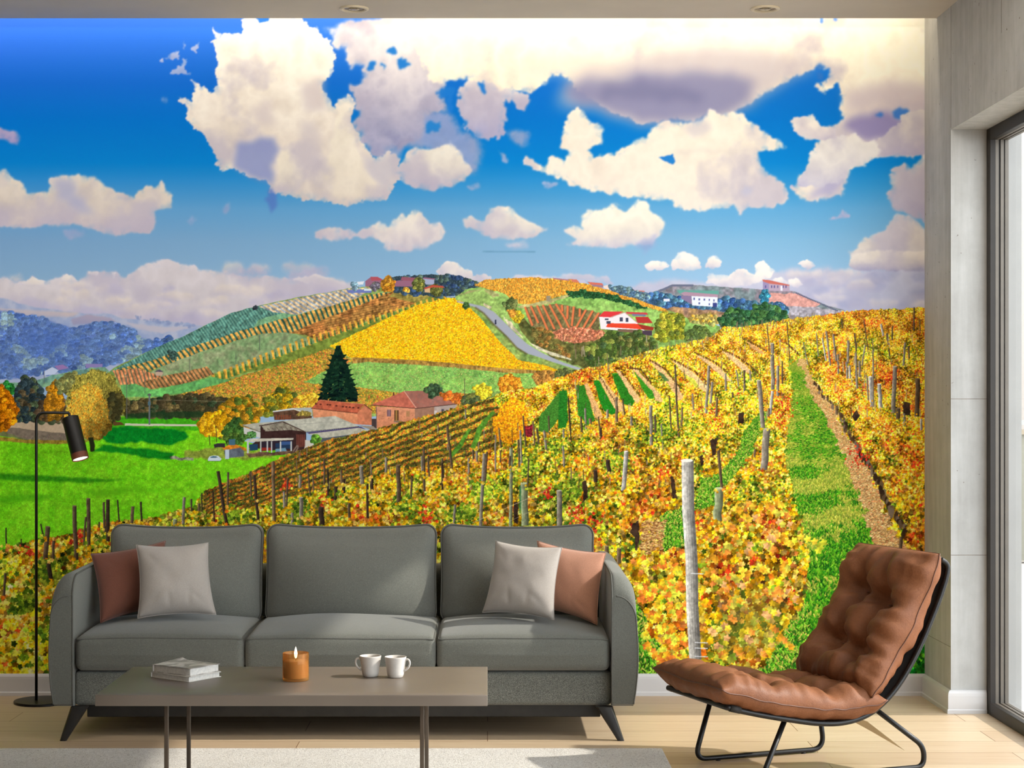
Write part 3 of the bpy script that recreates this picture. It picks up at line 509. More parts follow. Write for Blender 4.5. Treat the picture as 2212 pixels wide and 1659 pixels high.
    willow(206, 858, 66, 60, [(132, 124, 52), (114, 110, 46), (150, 138, 60)], (70, 64, 30))
    crowns([(240, 850), (262, 850), (268, 890), (240, 920), (225, 900)], 30, 4, 8, [(80, 74, 40), (60, 60, 36)])
    willow(190, 890, 50, 62, [(186, 156, 62), (172, 134, 46), (158, 142, 56), (198, 134, 38)], (100, 80, 30))
    area([(190, 945), (202, 945), (205, 975), (196, 975)], (40, 44, 24), wob=3)
    area([(245, 912), (262, 912), (270, 918), (245, 920)], (96, 70, 40))
    for px_, y0_, y1_, w_ in ((274, 808, 905, 1.6), (323, 850, 918, 3.6), (313, 790, 850, 1.), (96, 795, 830, 1), (410, 775, 806, 1), (561, 725, 757, 1.2), (510, 765, 786, 1)):
        line([(px_, y0_), (px_, y1_)], w_, (104, 112, 116) if w_ > 3 else (96, 100, 96))
    box(319, 852, 327, 855, (90, 90, 90)); box(320, 868, 326, 876, (80, 110, 120)); line([(268, 811), (280, 811)], 1, (90, 100, 90))
    line([(330, 864), (500, 868), (700, 850), (740, 852)], .8, (190, 180, 150), .5)
    # -------------------------------------------------------------- farm
    crowns([(470, 905), (468, 880), (500, 856), (545, 858), (560, 890), (560, 930), (520, 960), (480, 950)], 110, 4, 9, [(150, 120, 34), (110, 116, 34), (180, 130, 34), (80, 100, 36), (206, 140, 30)], nl=3600)
    crowns([(565, 880), (590, 850), (615, 830), (640, 856), (640, 890), (570, 900)], 80, 4, 8, [(110, 116, 40), (180, 150, 30), (80, 96, 40), (214, 160, 30)], nl=2400)
    crowns([(628, 870), (660, 852), (690, 850), (690, 885), (640, 890)], 50, 3, 7, [(232, 180, 40), (226, 150, 50), (240, 190, 60)], nl=1400)
    crowns([(425, 915), (445, 893), (480, 888), (495, 915), (480, 945), (440, 940)], 60, 3, 7, [(226, 162, 20), (206, 146, 24), (240, 176, 40)], nl=2200)
    line([(452, 940), (454, 962)], 2, (80, 70, 40)); line([(467, 920), (468, 955)], 1.4, (60, 50, 40))
    crowns([(480, 930), (510, 900), (530, 940), (520, 960), (490, 960)], 60, 3, 7, [(60, 96, 40), (50, 84, 40), (90, 120, 50)], nl=1600)
    # conifer
    cxx = 731
    area([(cxx - 2, 760), (cxx + 2, 760), (cxx + 4, 868), (cxx - 4, 868)], (14, 30, 24))
    for q in range(950):
        f = rng.random() ** .8; yb = 748 + 118 * f; w = (3 + 42 * f ** .9) * rng.uniform(.1, 1.05)
        sgn = rng.choice([-1, 1]); L = rng.uniform(4, 9)
        c = np.array([(14, 34, 26), (20, 48, 34), (10, 24, 24), (30, 60, 40)][rng.integers(4)], float) * rng.uniform(.8, 1.3)
        x0 = cxx + sgn * w; area([(x0 - sgn * L, yb - 2.5), (x0, yb - 1 + rng.uniform(-2, 3)), (x0 + sgn * 2, yb + 3), (x0 - sgn * L, yb + 2)], c)
    for s_ in (-1, 1):
        for q in range(9):
            f = .2 + q * .09; w = 3 + 44 * f ** .9
            area([(cxx + s_ * w * .5, 748 + 118 * f - 5), (cxx + s_ * (w + 6), 748 + 118 * f - 6), (cxx + s_ * w * .6, 748 + 118 * f + 5)], (16, 40, 30))
    # back shed, brick hall, farmhouse, barns
    area(K([(700, 405), (855, 385), (1010, 435), (1010, 465), (870, 465), (712, 472)]), (96, 70, 54), tex=.3); area(K([(700, 398), (850, 375), (1012, 370), (1015, 436), (870, 388), (705, 408)]), (176, 182, 180))
    for q in range(7): line(K([(730 + q * 18, 430), (730 + q * 18, 468)]), 2, (140, 70, 46))
    line(K([(700, 403), (860, 380), (1012, 434)]), 1.6, (226, 230, 230)); crowns(K(oval(940, 420, 60, 20)), 8, 2, 3, [(170, 150, 70)])
    area(K([(1015, 380), (1372, 415), (1372, 505), (1020, 450)]), (226, 152, 112), tex=.14, grad=(214, 138, 100)); area(K([(1372, 413), (1432, 348), (1487, 400), (1487, 512), (1372, 505)]), (198, 122, 90), tex=.16)
    area(K([(1070, 310), (1425, 345), (1372, 416), (1003, 376)]), (186, 96, 70), tex=.2); line(K([(1425, 345), (1500, 403)]), 2, (110, 60, 46)); line(K([(1003, 377), (1372, 417)]), 1.4, (90, 50, 40)); line(K([(1070, 310), (1425, 345)]), 1.2, (206, 130, 100))
    for wx, wy in ((1043, 342), (1080, 345), (1135, 348), (1155, 349), (1205, 357), (1257, 364), (1285, 366), (1312, 368), (1340, 371), (1380, 374)): area(K(oval(wx, wy, 10, 6, 10)), (84, 40, 34))
    area(K([(1487, 460), (1525, 460), (1525, 540), (1487, 520)]), (70, 60, 60)); area(K([(1380, 512), (1500, 520), (1530, 548), (1480, 550)]), (150, 140, 126))
    area(K([(1520, 362), (1832, 378), (1832, 492), (1700, 540), (1525, 535)]), (222, 152, 118), tex=.12, grad=(204, 132, 96)); area(K([(1830, 378), (2168, 345), (2140, 410), (1830, 500)]), (158, 118, 98), tex=.14); area(K([(1985, 362), (2168, 345), (2140, 410), (1985, 450)]), (176, 160, 152), tex=.1)
    area(K([(1745, 240), (1842, 376), (1480, 350), (1560, 318)]), (196, 108, 88), tex=.16); area(K([(1745, 240), (1920, 236), (2060, 295), (2180, 338), (1842, 376)]), (176, 124, 112), tex=.3, col2=(150, 96, 84), tp=5)
    line(K([(1745, 240), (1842, 376)]), 1.6, (220, 170, 150)); line(K([(1480, 351), (1842, 378), (2178, 342)]), 1.5, (84, 56, 50)); area(K([(1915, 205), (1928, 205), (1928, 240), (1915, 240)]), (140, 80, 60)); area(K([(1655, 250), (1668, 250), (1668, 275), (1655, 275)]), (100, 60, 50))
    for a_, b_, c_, d_, cc in ((1608, 388, 1640, 442, (120, 90, 100)), (1665, 392, 1702, 474, (110, 76, 50)), (1762, 400, 1790, 444, (176, 130, 90)), (2042, 385, 2062, 412, (70, 66, 84)), (2118, 372, 2136, 402, (90, 90, 120)), (1985, 395, 2006, 430, (206, 200, 200))): area(K([(a_, b_), (c_, b_), (c_, d_), (a_, d_)]), cc)
    line(K([(1625, 388), (1625, 442)]), 1, (190, 160, 160)); line(K([(1683, 392), (1683, 474)]), 1, (220, 180, 90)); area(K([(1660, 476), (1730, 476), (1720, 490), (1665, 488)]), (120, 110, 90)); line(K([(1525, 365), (1525, 540)]), 1.4, (110, 90, 90))
    for q in range(26):
        wx, wy = rng.uniform(1530, 1825), rng.uniform(385, 480); area(K(oval(wx, wy, 3, 3, 6)), (140, 80, 60))
    area(K([(465, 525), (600, 568), (600, 612), (470, 580)]), (206, 206, 202)); area(K([(455, 510), (560, 495), (760, 480), (800, 490), (600, 565)]), (178, 176, 162), tex=.16); line(K([(458, 512), (600, 566)]), 1.4, (110, 100, 90))
    area(K([(600, 515), (780, 487), (965, 562), (965, 700), (860, 720), (500, 690), (600, 612)]), (62, 42, 40), tex=.2)
    area(K([(610, 520), (780, 490), (960, 562), (840, 550), (640, 560)]), (170, 166, 146), tex=.3, a=.8)
    for q in range(9): line(K([(620 + q * 36, 520 + abs(q - 4.5) * 5), (640 + q * 36, 552)]), 1.2, (100, 84, 76))
    area(K([(590, 515), (760, 478), (1000, 455), (1195, 438), (1388, 520), (962, 566), (795, 487), (600, 520)]), (186, 186, 172), tex=.16); line(K([(590, 517), (780, 483), (962, 567)]), 2, (70, 50, 46)); line(K([(880, 505), (1290, 480)]), 1, (160, 160, 150)); line(K([(960, 566), (1388, 521)]), 1.4, (100, 96, 90))
    area(K([(965, 570), (1400, 522), (1440, 545), (1000, 585)]), (76, 66, 110)); area(K([(975, 582), (1385, 532), (1495, 560), (1110, 614)]), (186, 184, 168), tex=.14); area(K([(1000, 595), (1110, 614), (1495, 562), (1400, 590), (1120, 650), (1050, 650)]), (84, 90, 96))
    area(K([(955, 628), (1045, 640), (1045, 690), (950, 712)]), (206, 202, 192)); area(K([(885, 585), (955, 585), (955, 680), (885, 690)]), (92, 50, 44), tex=.2)
    for q in range(5): line(K([(892 + q * 14, 585), (892 + q * 14, 685)]), 1, (130, 80, 66))
    area(K([(600, 640), (860, 630), (860, 700), (600, 720)]), (50, 40, 50)); area(K([(720, 655), (850, 650), (850, 700), (720, 690)]), (40, 60, 90)); area(K([(770, 640), (840, 640), (850, 665), (760, 670)]), (60, 90, 140)); area(K([(720, 700), (800, 692), (810, 720), (720, 725)]), (110, 150, 170)); area(K([(610, 690), (690, 690), (690, 715), (610, 715)]), (150, 50, 40)); area(K([(510, 665), (580, 660), (580, 710), (515, 715)]), (40, 70, 100))
    area(K([(480, 640), (540, 618), (865, 613), (862, 628), (500, 646)]), (206, 200, 184), tex=.1)
    for wx, w_ in ((500, 14), (603, 9), (655, 12), (690, 9), (760, 12), (845, 12)): line(K([(wx, 640), (wx, 735)]), w_ / 3.687, (196, 200, 200))
    area(K([(480, 740), (700, 725), (900, 710), (950, 700), (960, 720), (860, 740), (520, 770)]), (110, 84, 66), wob=3, tex=.5); line(K([(860, 720), (895, 670), (900, 690), (880, 725)]), 3, (130, 110, 100))
    crowns(K(oval(1040, 625, 40, 42)), 20, 2, 5, [(100, 150, 50), (70, 120, 40)]); crowns(K(oval(540, 590, 30, 24)), 10, 2, 4, [(80, 130, 70)]); crowns(K(oval(475, 610, 35, 22)), 12, 2, 4, [(70, 110, 50)])
    area(K([(290, 690), (390, 660), (480, 690), (490, 720), (440, 700), (330, 720)]), (214, 130, 40), wob=2, tex=.3); area(K([(350, 625), (400, 622), (400, 670), (350, 670)]), (70, 110, 130)); area(K([(310, 712), (440, 690), (470, 720), (470, 760), (320, 775)]), (96, 104, 116), tex=.2); area(K([(320, 705), (352, 705), (352, 780), (320, 780)]), (190, 206, 220)); area(K([(230, 660), (320, 655), (320, 690), (235, 690)]), (56, 50, 56), wob=2)
    area(K([(182, 780), (195, 760), (230, 752), (265, 756), (292, 780), (280, 795), (184, 795)]), (206, 220, 230)); area(K([(200, 766), (225, 757), (250, 760), (262, 770), (205, 772)]), (70, 110, 130)); line(K([(184, 797), (290, 797)]), 1, (50, 70, 30))
    area([(365, 985), (385, 987), (420, 990), (420, 995), (370, 993)], (130, 130, 110), wob=3, tex=.6)
    # small trees right of the farmhouse
    crowns([(915, 845), (930, 830), (950, 832), (962, 850), (930, 860)], 30, 3, 5, [(70, 96, 60), (60, 84, 60)]); crowns([(952, 852), (985, 848), (1005, 862), (990, 872), (960, 862)], 24, 2, 5, [(226, 110, 40), (206, 120, 50)])
    crowns([(995, 868), (1010, 852), (1040, 846), (1066, 862), (1070, 880), (1010, 890)], 60, 3, 6, [(96, 110, 56), (120, 120, 60), (80, 96, 60)]); crowns([(1022, 835), (1040, 828), (1060, 838), (1064, 852), (1046, 862), (1028, 850)], 40, 2, 5, [(226, 200, 50), (206, 190, 50)])
    line([(1004, 818), (1004, 875)], 1.6, (90, 80, 70)); crowns([(1154, 812), (1170, 800), (1196, 804), (1200, 830), (1160, 834)], 40, 3, 6, [(190, 130, 60), (160, 120, 60)]); crowns([(1200, 800), (1240, 798), (1262, 812), (1240, 836), (1200, 840)], 50, 3, 6, [(110, 120, 60), (90, 100, 60)])
    crowns([(1078, 840), (1082, 818), (1100, 808), (1122, 820), (1130, 840), (1116, 864), (1090, 864)], 70, 3, 6, [(222, 140, 40), (206, 120, 34), (232, 156, 50)], nl=2600)

    # -------------------------------------------------------------- foreground vineyard
    top = [(-10, 1196), (40, 1176), (100, 1166), (160, 1152), (235, 1128), (300, 1126), (345, 1116), (420, 1096), (445, 1060), (520, 1032), (620, 985), (700, 955), (780, 935), (900, 905), (1000, 878), (1060, 862), (1080, 850), (1160, 836), (1220, 812), (1262, 796), (1300, 792), (1350, 775), (1394, 760), (1462, 746), (1538, 728), (1560, 706), (1590, 708), (1644, 700), (1717, 688), (1790, 679), (1864, 670), (1930, 668), (2010, 664)]
    fsl, fm = mask(top + [(2010, 1470), (-10, 1470)], 3, 3)
    put(fsl, fm, (128, 96, 26))
    def palette_at(x, y, warm=0.):
        n = len(x)
        a = at(nz[0], x, y) * 2 + at(nz[2], x, y) * 1.2 + rng.normal(0, .32, n) + warm
        Yl = pick([(252, 206, 40), (246, 184, 24), (255, 222, 80), (236, 164, 20), (250, 198, 96)], n); Og = pick([(240, 146, 30), (226, 112, 26), (248, 170, 60), (222, 130, 60)], n)
        Rd = pick([(206, 60, 26), (184, 44, 28), (226, 90, 40)], n); Gn = pick([(166, 184, 40), (110, 146, 34), (200, 206, 64), (76, 110, 30)], n)
        c = Yl.copy(); c[a > .42] = Og[a > .42]; c[a > 1.02] = Rd[a > 1.02]; c[a < -.34] = Gn[a < -.34]
        return c
    def vines(sl, m, dens, warm=0., dark=.3, sz=1., lightmul=1., dk=(74, 54, 16), lobes=True):
        """leaves whose size grows towards the viewer of the printed scene"""
        ar = (m > .5).sum() / S / S
        ys, xs = np.nonzero(m > .5)
        if len(ys) == 0: return
        n0 = int(ar * dens)
        k = rng.integers(0, len(ys), n0)
        x = (xs[k] + sl[1].start) / S; y = (ys[k] + sl[0].start) / S + V0
        s = np.interp(y, [680, 800, 900, 1000, 1100, 1250, 1450], [1.1, 1.4, 1.8, 2.4, 3.4, 5.0, 6.6]) * sz
        keep = rng.random(n0) < np.minimum(1, 4.2 / s ** 2)
        x, y, s = x[keep], y[keep], s[keep]; n = len(x)
        c = palette_at(x, y, warm)
        v = rng.uniform(.50, 1.18, n) + at(nz[3], x, y) * 1.1 + at(nz[2], x, y) * .5
        isd = rng.random(n) < dark
        c = c * np.clip(v, .26, 1.22)[:, None] * lightmul * (1 + .45 * np.clip((y - 1130) / 150, 0, 1) * np.clip((200 - x) / 150, 0, 1))[:, None]  # lower-left leaves lightened in the print to offset weak room light
        c[isd] = c[isd] * .42 + np.asarray(dk, np.float32) * .5
        o = np.argsort(~isd * 1. + rng.random(n) * .9)
        scatter(x[o], y[o], (s * rng.uniform(.6, 1.25, n))[o], np.clip(c[o], 0, 255).astype(np.float32), lobes)
    # everything first, then the lanes
    upper = Y[fsl] < 905
    vines(fsl, fm * upper, .9, .10, .14, lightmul=1.16)
    vines(fsl, fm * ~upper, .85, .02, .30, lightmul=1.03)
    # slope of dark red and green rows in the middle
    mid = [(440, 1062), (520, 1032), (620, 985), (700, 955), (780, 935), (900, 905), (1000, 878), (1065, 862), (1090, 900), (1080, 960), (980, 1000), (860, 1010), (760, 1040), (640, 1070), (520, 1100), (440, 1110)]
    sl, m = mask(mid, 3, 3)
    put(sl, m, (104, 78, 30))
    d = ((X[sl] - 440) * .50 + (Y[sl] - 1062)) + 9 * nz[2][sl] + 16 * nz[0][sl]
    per = np.interp(X[sl][0], [440, 1080], [9, 17])[None, :]
    st = (np.sin(d / per * 6.283) + 1.6 * nz[3][sl] > -.45)
    ar = int((m > .5).sum() / S / S * 1.0)
    x, y = sample(sl, m * st, ar); g = np.clip((x - 440) / 640, 0, 1)
    c = np.where((rng.random(len(x)) < .30 + .2 * g)[:, None], pick([(146, 140, 40), (110, 120, 36), (170, 160, 50)], len(x)), pick([(186, 96, 36), (206, 120, 36), (166, 76, 36), (190, 140, 40), (214, 150, 50)], len(x)))
    c = c * np.clip(.86 + .28 * g + at(nz[3], x, y) + .25 * at(nz[0], x, y), .5, 1.3)[:, None]
    scatter(x, y, rng.uniform(.9, 2.1, len(x)), c.astype(np.float32), False)
    x, y = sample(sl, m * (~st), ar // 4)
    scatter(x, y, rng.uniform(.8, 1.8, len(x)), pick([(84, 70, 30), (70, 90, 34), (110, 90, 40), (60, 50, 26)], len(x)), False)
    for q in range(120):
        k = rng.integers(0, len(x)); line([(x[k], y[k] - rng.uniform(5, 14)), (x[k] + rng.uniform(-1, 1), y[k])], 1., (150, 120, 80), .7)
    # grass gaps of that slope at its right
    for gp in ([(1062, 888), (1070, 890), (1042, 930), (1026, 968), (1016, 968), (1030, 925)], [(1012, 925), (1018, 927), (1000, 962), (976, 990), (968, 986), (994, 954)]):
        area(gp, (86, 140, 46), wob=2, soft=.8, tex=.4)
    # rows with grass and sand lanes (centre)
    lanes = [
        ([(1190, 872), (1205, 850), (1217, 842), (1214, 870), (1206, 905), (1185, 935), (1163, 932), (1165, 900)], (66, 124, 44), None),
        ([(1208, 845), (1226, 843), (1226, 905), (1222, 925), (1206, 925), (1207, 880)], (40, 116, 36), None),
        ([(1245, 832), (1262, 832), (1285, 905), (1272, 920), (1250, 898)], (52, 122, 36), None),
        ([(1262, 830), (1270, 828), (1302, 900), (1296, 905), (1286, 902)], (224, 170, 110), None),
        ([(1282, 822), (1294, 822), (1332, 890), (1322, 896), (1304, 888)], (36, 126, 32), None),
        ([(1294, 820), (1302, 816), (1350, 880), (1342, 890), (1332, 888)], (226, 176, 116), None),
        ([(1322, 806), (1336, 806), (1372, 868), (1364, 878), (1346, 872), (1330, 830)], (44, 118, 32), None),
        ([(1330, 798), (1338, 800), (1384, 862), (1378, 872), (1372, 868)], (228, 180, 122), None),
        ([(1370, 806), (1378, 800), (1412, 846), (1416, 860), (1402, 862)], (60, 140, 34), None),
        ([(1364, 796), (1374, 796), (1424, 850), (1432, 868), (1416, 866), (1410, 846)], (226, 180, 122), None),
        ([(1404, 780), (1420, 784), (1462, 830), (1478, 860), (1466, 866), (1450, 838)], (226, 176, 120), None),
        ([(1420, 800), (1432, 806), (1446, 824), (1436, 824)], (80, 110, 60), None),
        ([(1452, 778), (1466, 782), (1508, 814), (1534, 842), (1520, 846), (1490, 818)], (228, 190, 130), None),
        ([(1474, 806), (1500, 820), (1512, 836), (1500, 834)], (200, 200, 70), None),
        ([(1502, 766), (1520, 772), (1556, 796), (1580, 824), (1566, 822), (1540, 796)], (226, 180, 126), None),
        ([(1560, 758), (1578, 764), (1612, 790), (1626, 808), (1606, 802)], (224, 180, 126), None),
        ([(1610, 736), (1630, 745), (1652, 764), (1640, 764)], (214, 160, 100), None),
    ]
    for pts, col, _ in lanes:
        sl, m = area(pts, col, wob=2, fine=1, soft=.7, tex=.25)
        n = max(30, int(m.sum() / S / S * .5)); x, y = sample(sl, m, n)
        if len(x): scatter(x, y, rng.uniform(.6, 1.6, n), (np.asarray(col, np.float32) * rng.uniform(.8, 1.25, (n, 1))).astype(np.float32), False, .35, .1)
    for r in ([(1360, 795), (1384, 798), (1408, 830)], [(1404, 778), (1440, 800), (1470, 838)], [(1450, 775), (1500, 802), (1540, 835)], [(1500, 762), (1540, 780), (1580, 812)], [(1556, 752), (1600, 775), (1640, 806)], [(1605, 730), (1660, 760)], [(1700, 742), (1730, 770)], [(1296, 812), (1330, 870)], [(1338, 798), (1386, 858)]):
        for a_, b_ in zip(r[:-1], r[1:]):
            for q in range(14):
                f = q / 14; xx_, yy_ = a_[0] + (b_[0] - a_[0]) * f, a_[1] + (b_[1] - a_[1]) * f
                area(oval(xx_ + rng.uniform(-1, 1), yy_, rng.uniform(1, 2), rng.uniform(1.5, 4), 7), (92, 60, 36), wob=1, a=.9)
    # big orange tree in the vineyard, red bush
    sl, m = mask([(1066, 930), (1070, 900), (1088, 872), (1104, 858), (1128, 868), (1140, 890), (1138, 920), (1124, 945), (1100, 958), (1076, 948)], 6, 3)
    n = 3600; x, y = sample(sl, m, n); scatter(x, y, rng.uniform(1, 2.4, n), (pick([(252, 172, 20), (240, 150, 20), (255, 190, 40), (226, 130, 24), (190, 110, 30)], n) * np.clip(1.05 - (y - 905)[:, None] / 260, .6, 1.2)).astype(np.float32))
    line([(1106, 930), (1107, 958)], 1.6, (90, 70, 40)); crowns([(1134, 922), (1150, 918), (1152, 940), (1136, 944)], 16, 2, 4, [(150, 40, 50), (130, 40, 50)])
    lane_n = fbm(26, 41, 4, 3.2)
    # lane on the right: grass between the rows and a straw edge
    sl, m = mask([(1706, 776), (1730, 776), (1738, 810), (1760, 850), (1790, 900), (1816, 940), (1848, 1000), (1880, 1070), (1900, 1130), (1930, 1200), (1990, 1300), (2010, 1470), (1690, 1470), (1700, 1380), (1740, 1300), (1752, 1200), (1735, 1130), (1718, 1080), (1706, 1040), (1698, 1000), (1704, 940), (1708, 890), (1712, 840)], 9, 5)
    put(sl, m, (124, 150, 44))
    n = 30000; x, y = sample(sl, m, n)
    gr = at(lane_n, x, y) * 4.2 + at(nz[3], x, y) * 1.3 + np.clip((y - 1120) / 260, 0, .5) + rng.normal(0, .25, n)
    c = np.where((gr > .05)[:, None], pick([(60, 140, 24), (84, 160, 30), (40, 110, 26), (120, 180, 44), (30, 90, 24)], n), pick([(170, 176, 60), (150, 160, 60), (196, 190, 80), (120, 150, 50)], n))
    scatter(x, y, np.interp(y, [780, 1100, 1450], [1, 2.4, 5]) * rng.uniform(.6, 1.3, n), c.astype(np.float32), False, .3, rng.uniform(-2.4, -.7, n) * (y > 1000) )
    straw = [(1722, 776), (1738, 776), (1748, 806), (1775, 850), (1800, 880), (1822, 930), (1850, 968), (1880, 1020), (1905, 1090), (1925, 1140), (1955, 1180), (2010, 1200), (2010, 1420), (1990, 1420), (1968, 1330), (1930, 1240), (1888, 1180), (1870, 1110), (1846, 1050), (1826, 990), (1800, 940), (1780, 900), (1760, 860), (1740, 820)]
    sl, m = mask(straw, 14, 7, .6)
    put(sl, m * .9, (200, 158, 100)); n = 9000; x, y = sample(sl, m, n)
    scatter(x, y, np.interp(y, [780, 1100, 1450], [.9, 2, 4]) * rng.uniform(.6, 1.3, n), (pick([(226, 190, 130), (206, 166, 106), (176, 136, 84), (240, 206, 150), (140, 104, 66), (190, 150, 90), (214, 130, 84)], n)).astype(np.float32), False, .25, rng.uniform(-.8, .5, n))
    # shade at the foot of the right row with gnarled trunks
    ft = [(1762, 830), (1780, 856), (1800, 878), (1822, 905), (1828, 930), (1850, 960), (1862, 985), (1880, 1010), (1900, 1050), (1925, 1100), (1945, 1130), (1960, 1160), (1990, 1190)]
    for a_, b_ in zip(ft[:-1], ft[1:]):
        k = (a_[1] - 780) / 400
        for q in range(10):
            f = q / 10; xx_, yy_ = a_[0] + (b_[0] - a_[0]) * f, a_[1] + (b_[1] - a_[1]) * f
            area(oval(xx_ + rng.uniform(-3, 3) * (1 + k), yy_ + rng.uniform(-3, 3), (2 + 4 * k) * rng.uniform(.6, 1.2), (4 + 8 * k) * rng.uniform(.6, 1.2), 8), [(70, 50, 34), (96, 76, 56), (50, 36, 26), (120, 104, 90)][rng.integers(4)], wob=3, a=.9)
    sl, m = mask([(1742, 790), (1800, 845), (1830, 885), (1850, 930), (1880, 980), (1905, 1030), (1935, 1080), (1960, 1120), (2010, 1150), (2010, 800), (1800, 760)], 5, 5)
    vines(sl, m, .8, .36, .12, 1.02, 1.15)
    sl, m = mask([(1955, 1100), (2010, 1100), (2010, 1260), (1985, 1230), (1960, 1180)], 6, 5); vines(sl, m, .7, .5, .3)
    crowns([(1900, 1420), (1950, 1370), (2010, 1360), (2010, 1470), (1880, 1470)], 200, 3, 6, [(20, 120, 30), (14, 96, 30), (40, 150, 40), (90, 170, 40)], nl=2500, leaf=3)
    # left lane of the right foreground
    for pts in ([(1648, 888), (1662, 892), (1640, 935), (1625, 975), (1600, 1010), (1575, 1040), (1550, 1055), (1556, 1020), (1590, 980), (1606, 940), (1630, 905)], [(1510, 1040), (1556, 1020), (1560, 1060), (1545, 1090), (1500, 1100), (1505, 1070)], [(1430, 1090), (1494, 1080), (1494, 1210), (1440, 1200), (1420, 1150)], [(1385, 1360), (1430, 1300), (1440, 1240), (1400, 1230), (1372, 1300), (1372, 1462), (1440, 1462), (1430, 1400)], [(1400, 1210), (1440, 1230), (1445, 1330), (1420, 1350), (1400, 1300)], [(1640, 1440), (1650, 1380), (1690, 1340), (1740, 1300), (1760, 1470), (1630, 1470)]):
        sl, m = mask(pts, 6, 4); n = max(200, int(m.sum() / S / S * .45)); x, y = sample(sl, m, n); put(sl, m, (96, 140, 40))
        if len(x): scatter(x, y, np.interp(y, [880, 1100, 1450], [1.2, 2.4, 4.6]) * rng.uniform(.6, 1.3, n), pick([(70, 150, 30), (110, 176, 40), (40, 104, 26), (150, 190, 60), (190, 180, 80), (50, 84, 24)], n), False, .28, rng.uniform(-2.6, -.5, n))
    sl, m = mask([(1386, 1130), (1440, 1120), (1430, 1180), (1400, 1200), (1384, 1180)], 6, 4); n = 900; x, y = sample(sl, m, n); scatter(x, y, rng.uniform(1.5, 3.4, n), pick([(200, 150, 90), (170, 120, 70), (130, 84, 50), (226, 186, 120)], n), False, .25, rng.uniform(-.5, .5, n))
    # clusters of larger leaves near the bottom
    for pts, w_, dn in (([(1500, 1130), (1640, 1090), (1730, 1170), (1700, 1260), (1730, 1310), (1690, 1370), (1640, 1440), (1500, 1450)], .25, .9), ([(1345, 1215), (1490, 1180), (1496, 1300), (1470, 1420), (1430, 1450), (1440, 1360), (1400, 1330), (1370, 1260)], .25, .8), ([(1150, 1000), (1500, 960), (1490, 1080), (1400, 1120), (1330, 1180), (1280, 1190), (1280, 1140), (1100, 1130)], .05, .7)):
        sl, m = mask(pts, 10, 8); vines(sl, m, dn, w_, .26, 1.15)
    tint([(1560, 1290), (1640, 1270), (1700, 1300), (1660, 1420), (1540, 1440)], (110, 110, 56), 14, .35)
    for q in range(60):
        x, y = rng.uniform(1380, 1480), rng.uniform(1190, 1430); n = 3
        scatter(np.array([x, x + 6, x + 3]), np.array([y, y + 4, y - 5]), np.array([9., 8, 7]), pick([(252, 214, 50), (246, 160, 40), (226, 226, 70), (240, 130, 50)], 3))
    for x, y in ((1745, 1165), (1760, 1170), (1772, 1180), (1768, 1190), (1730, 1160), (1780, 1172), (1716, 1168)):
        scatter(np.array([x]), np.array([y]), np.array([8.]), pick([(226, 226, 60), (250, 210, 60)], 1))
    for q in range(70):
        x, y = rng.uniform(1520, 1720), rng.uniform(1080, 1420)
        scatter(np.array([x, x + 7]), np.array([y, y + 5]), np.array([8.5, 8.]), pick([(252, 206, 60), (240, 150, 60), (230, 170, 110), (200, 190, 70), (214, 150, 40)], 2))
    # red accents
    for x, y, r, n in ((1694, 870, 14, 110), (1680, 900, 16, 120), (1545, 900, 20, 130), (1595, 845, 8, 40), (1862, 980, 20, 160), (1990, 800, 18, 160), (1865, 835, 12, 70), (1180, 1060, 12, 60), (1250, 1110, 16, 70), (620, 1050, 10, 60), (700, 1080, 10, 50), (920, 1120, 16, 60), (170, 1160, 12, 50), (60, 1190, 10, 40), (1285, 1125, 12, 40), (1630, 1210, 8, 14)):
        n = n // 2; xs_ = x + rng.normal(0, r * .7, n); ys_ = y + rng.normal(0, r * .8, n)
        sz_ = np.interp(y, [800, 1000, 1200], [1.2, 2.2, 4]); scatter(xs_, ys_, sz_ * rng.uniform(.6, 1.2, n), pick([(214, 60, 30), (196, 40, 30), (236, 90, 50), (176, 50, 30)], n))
    for x, y, r in ((870, 1090, 20), (640, 1110, 20), (1330, 1000, 26), (1240, 1060, 30), (1000, 1110, 22), (1130, 1010, 20), (500, 1110, 18), (100, 1240, 22), (60, 1300, 20), (1040, 1060, 26), (1200, 970, 22), (1430, 930, 20)):
        n = 150; xs_ = x + rng.normal(0, r * .7, n); ys_ = y + rng.normal(0, r * .6, n)
        sz_ = np.interp(y, [900, 1000, 1200], [2, 2.8, 5]); scatter(xs_, ys_, sz_ * rng.uniform(.6, 1.2, n), (pick([(110, 150, 34), (150, 180, 44), (190, 206, 60), (70, 104, 30)], n) * rng.uniform(.8, 1.1)).astype(np.float32))
    # gnarled trunks and dark gaps
    for pts in ([(1366, 1130), (1380, 1124), (1382, 1160), (1376, 1190), (1370, 1190), (1372, 1160), (1362, 1152)], [(1258, 1040), (1268, 1040), (1270, 1075), (1260, 1085)], [(1448, 1030), (1456, 1030), (1462, 1078), (1452, 1078)], [(1536, 950), (1552, 945), (1546, 980), (1538, 985)], [(1596, 892), (1608, 890), (1606, 915), (1596, 915)], [(1512, 985), (1520, 982), (1520, 1005), (1512, 1005)], [(1840, 900), (1852, 885), (1858, 900), (1846, 912)], [(1952, 868), (1968, 872), (1966, 900), (1952, 896)], [(1110, 1085), (1118, 1085), (1120, 1130), (1110, 1130)]):
        area(pts, (60, 44, 34), wob=3, fine=2, tex=.5)
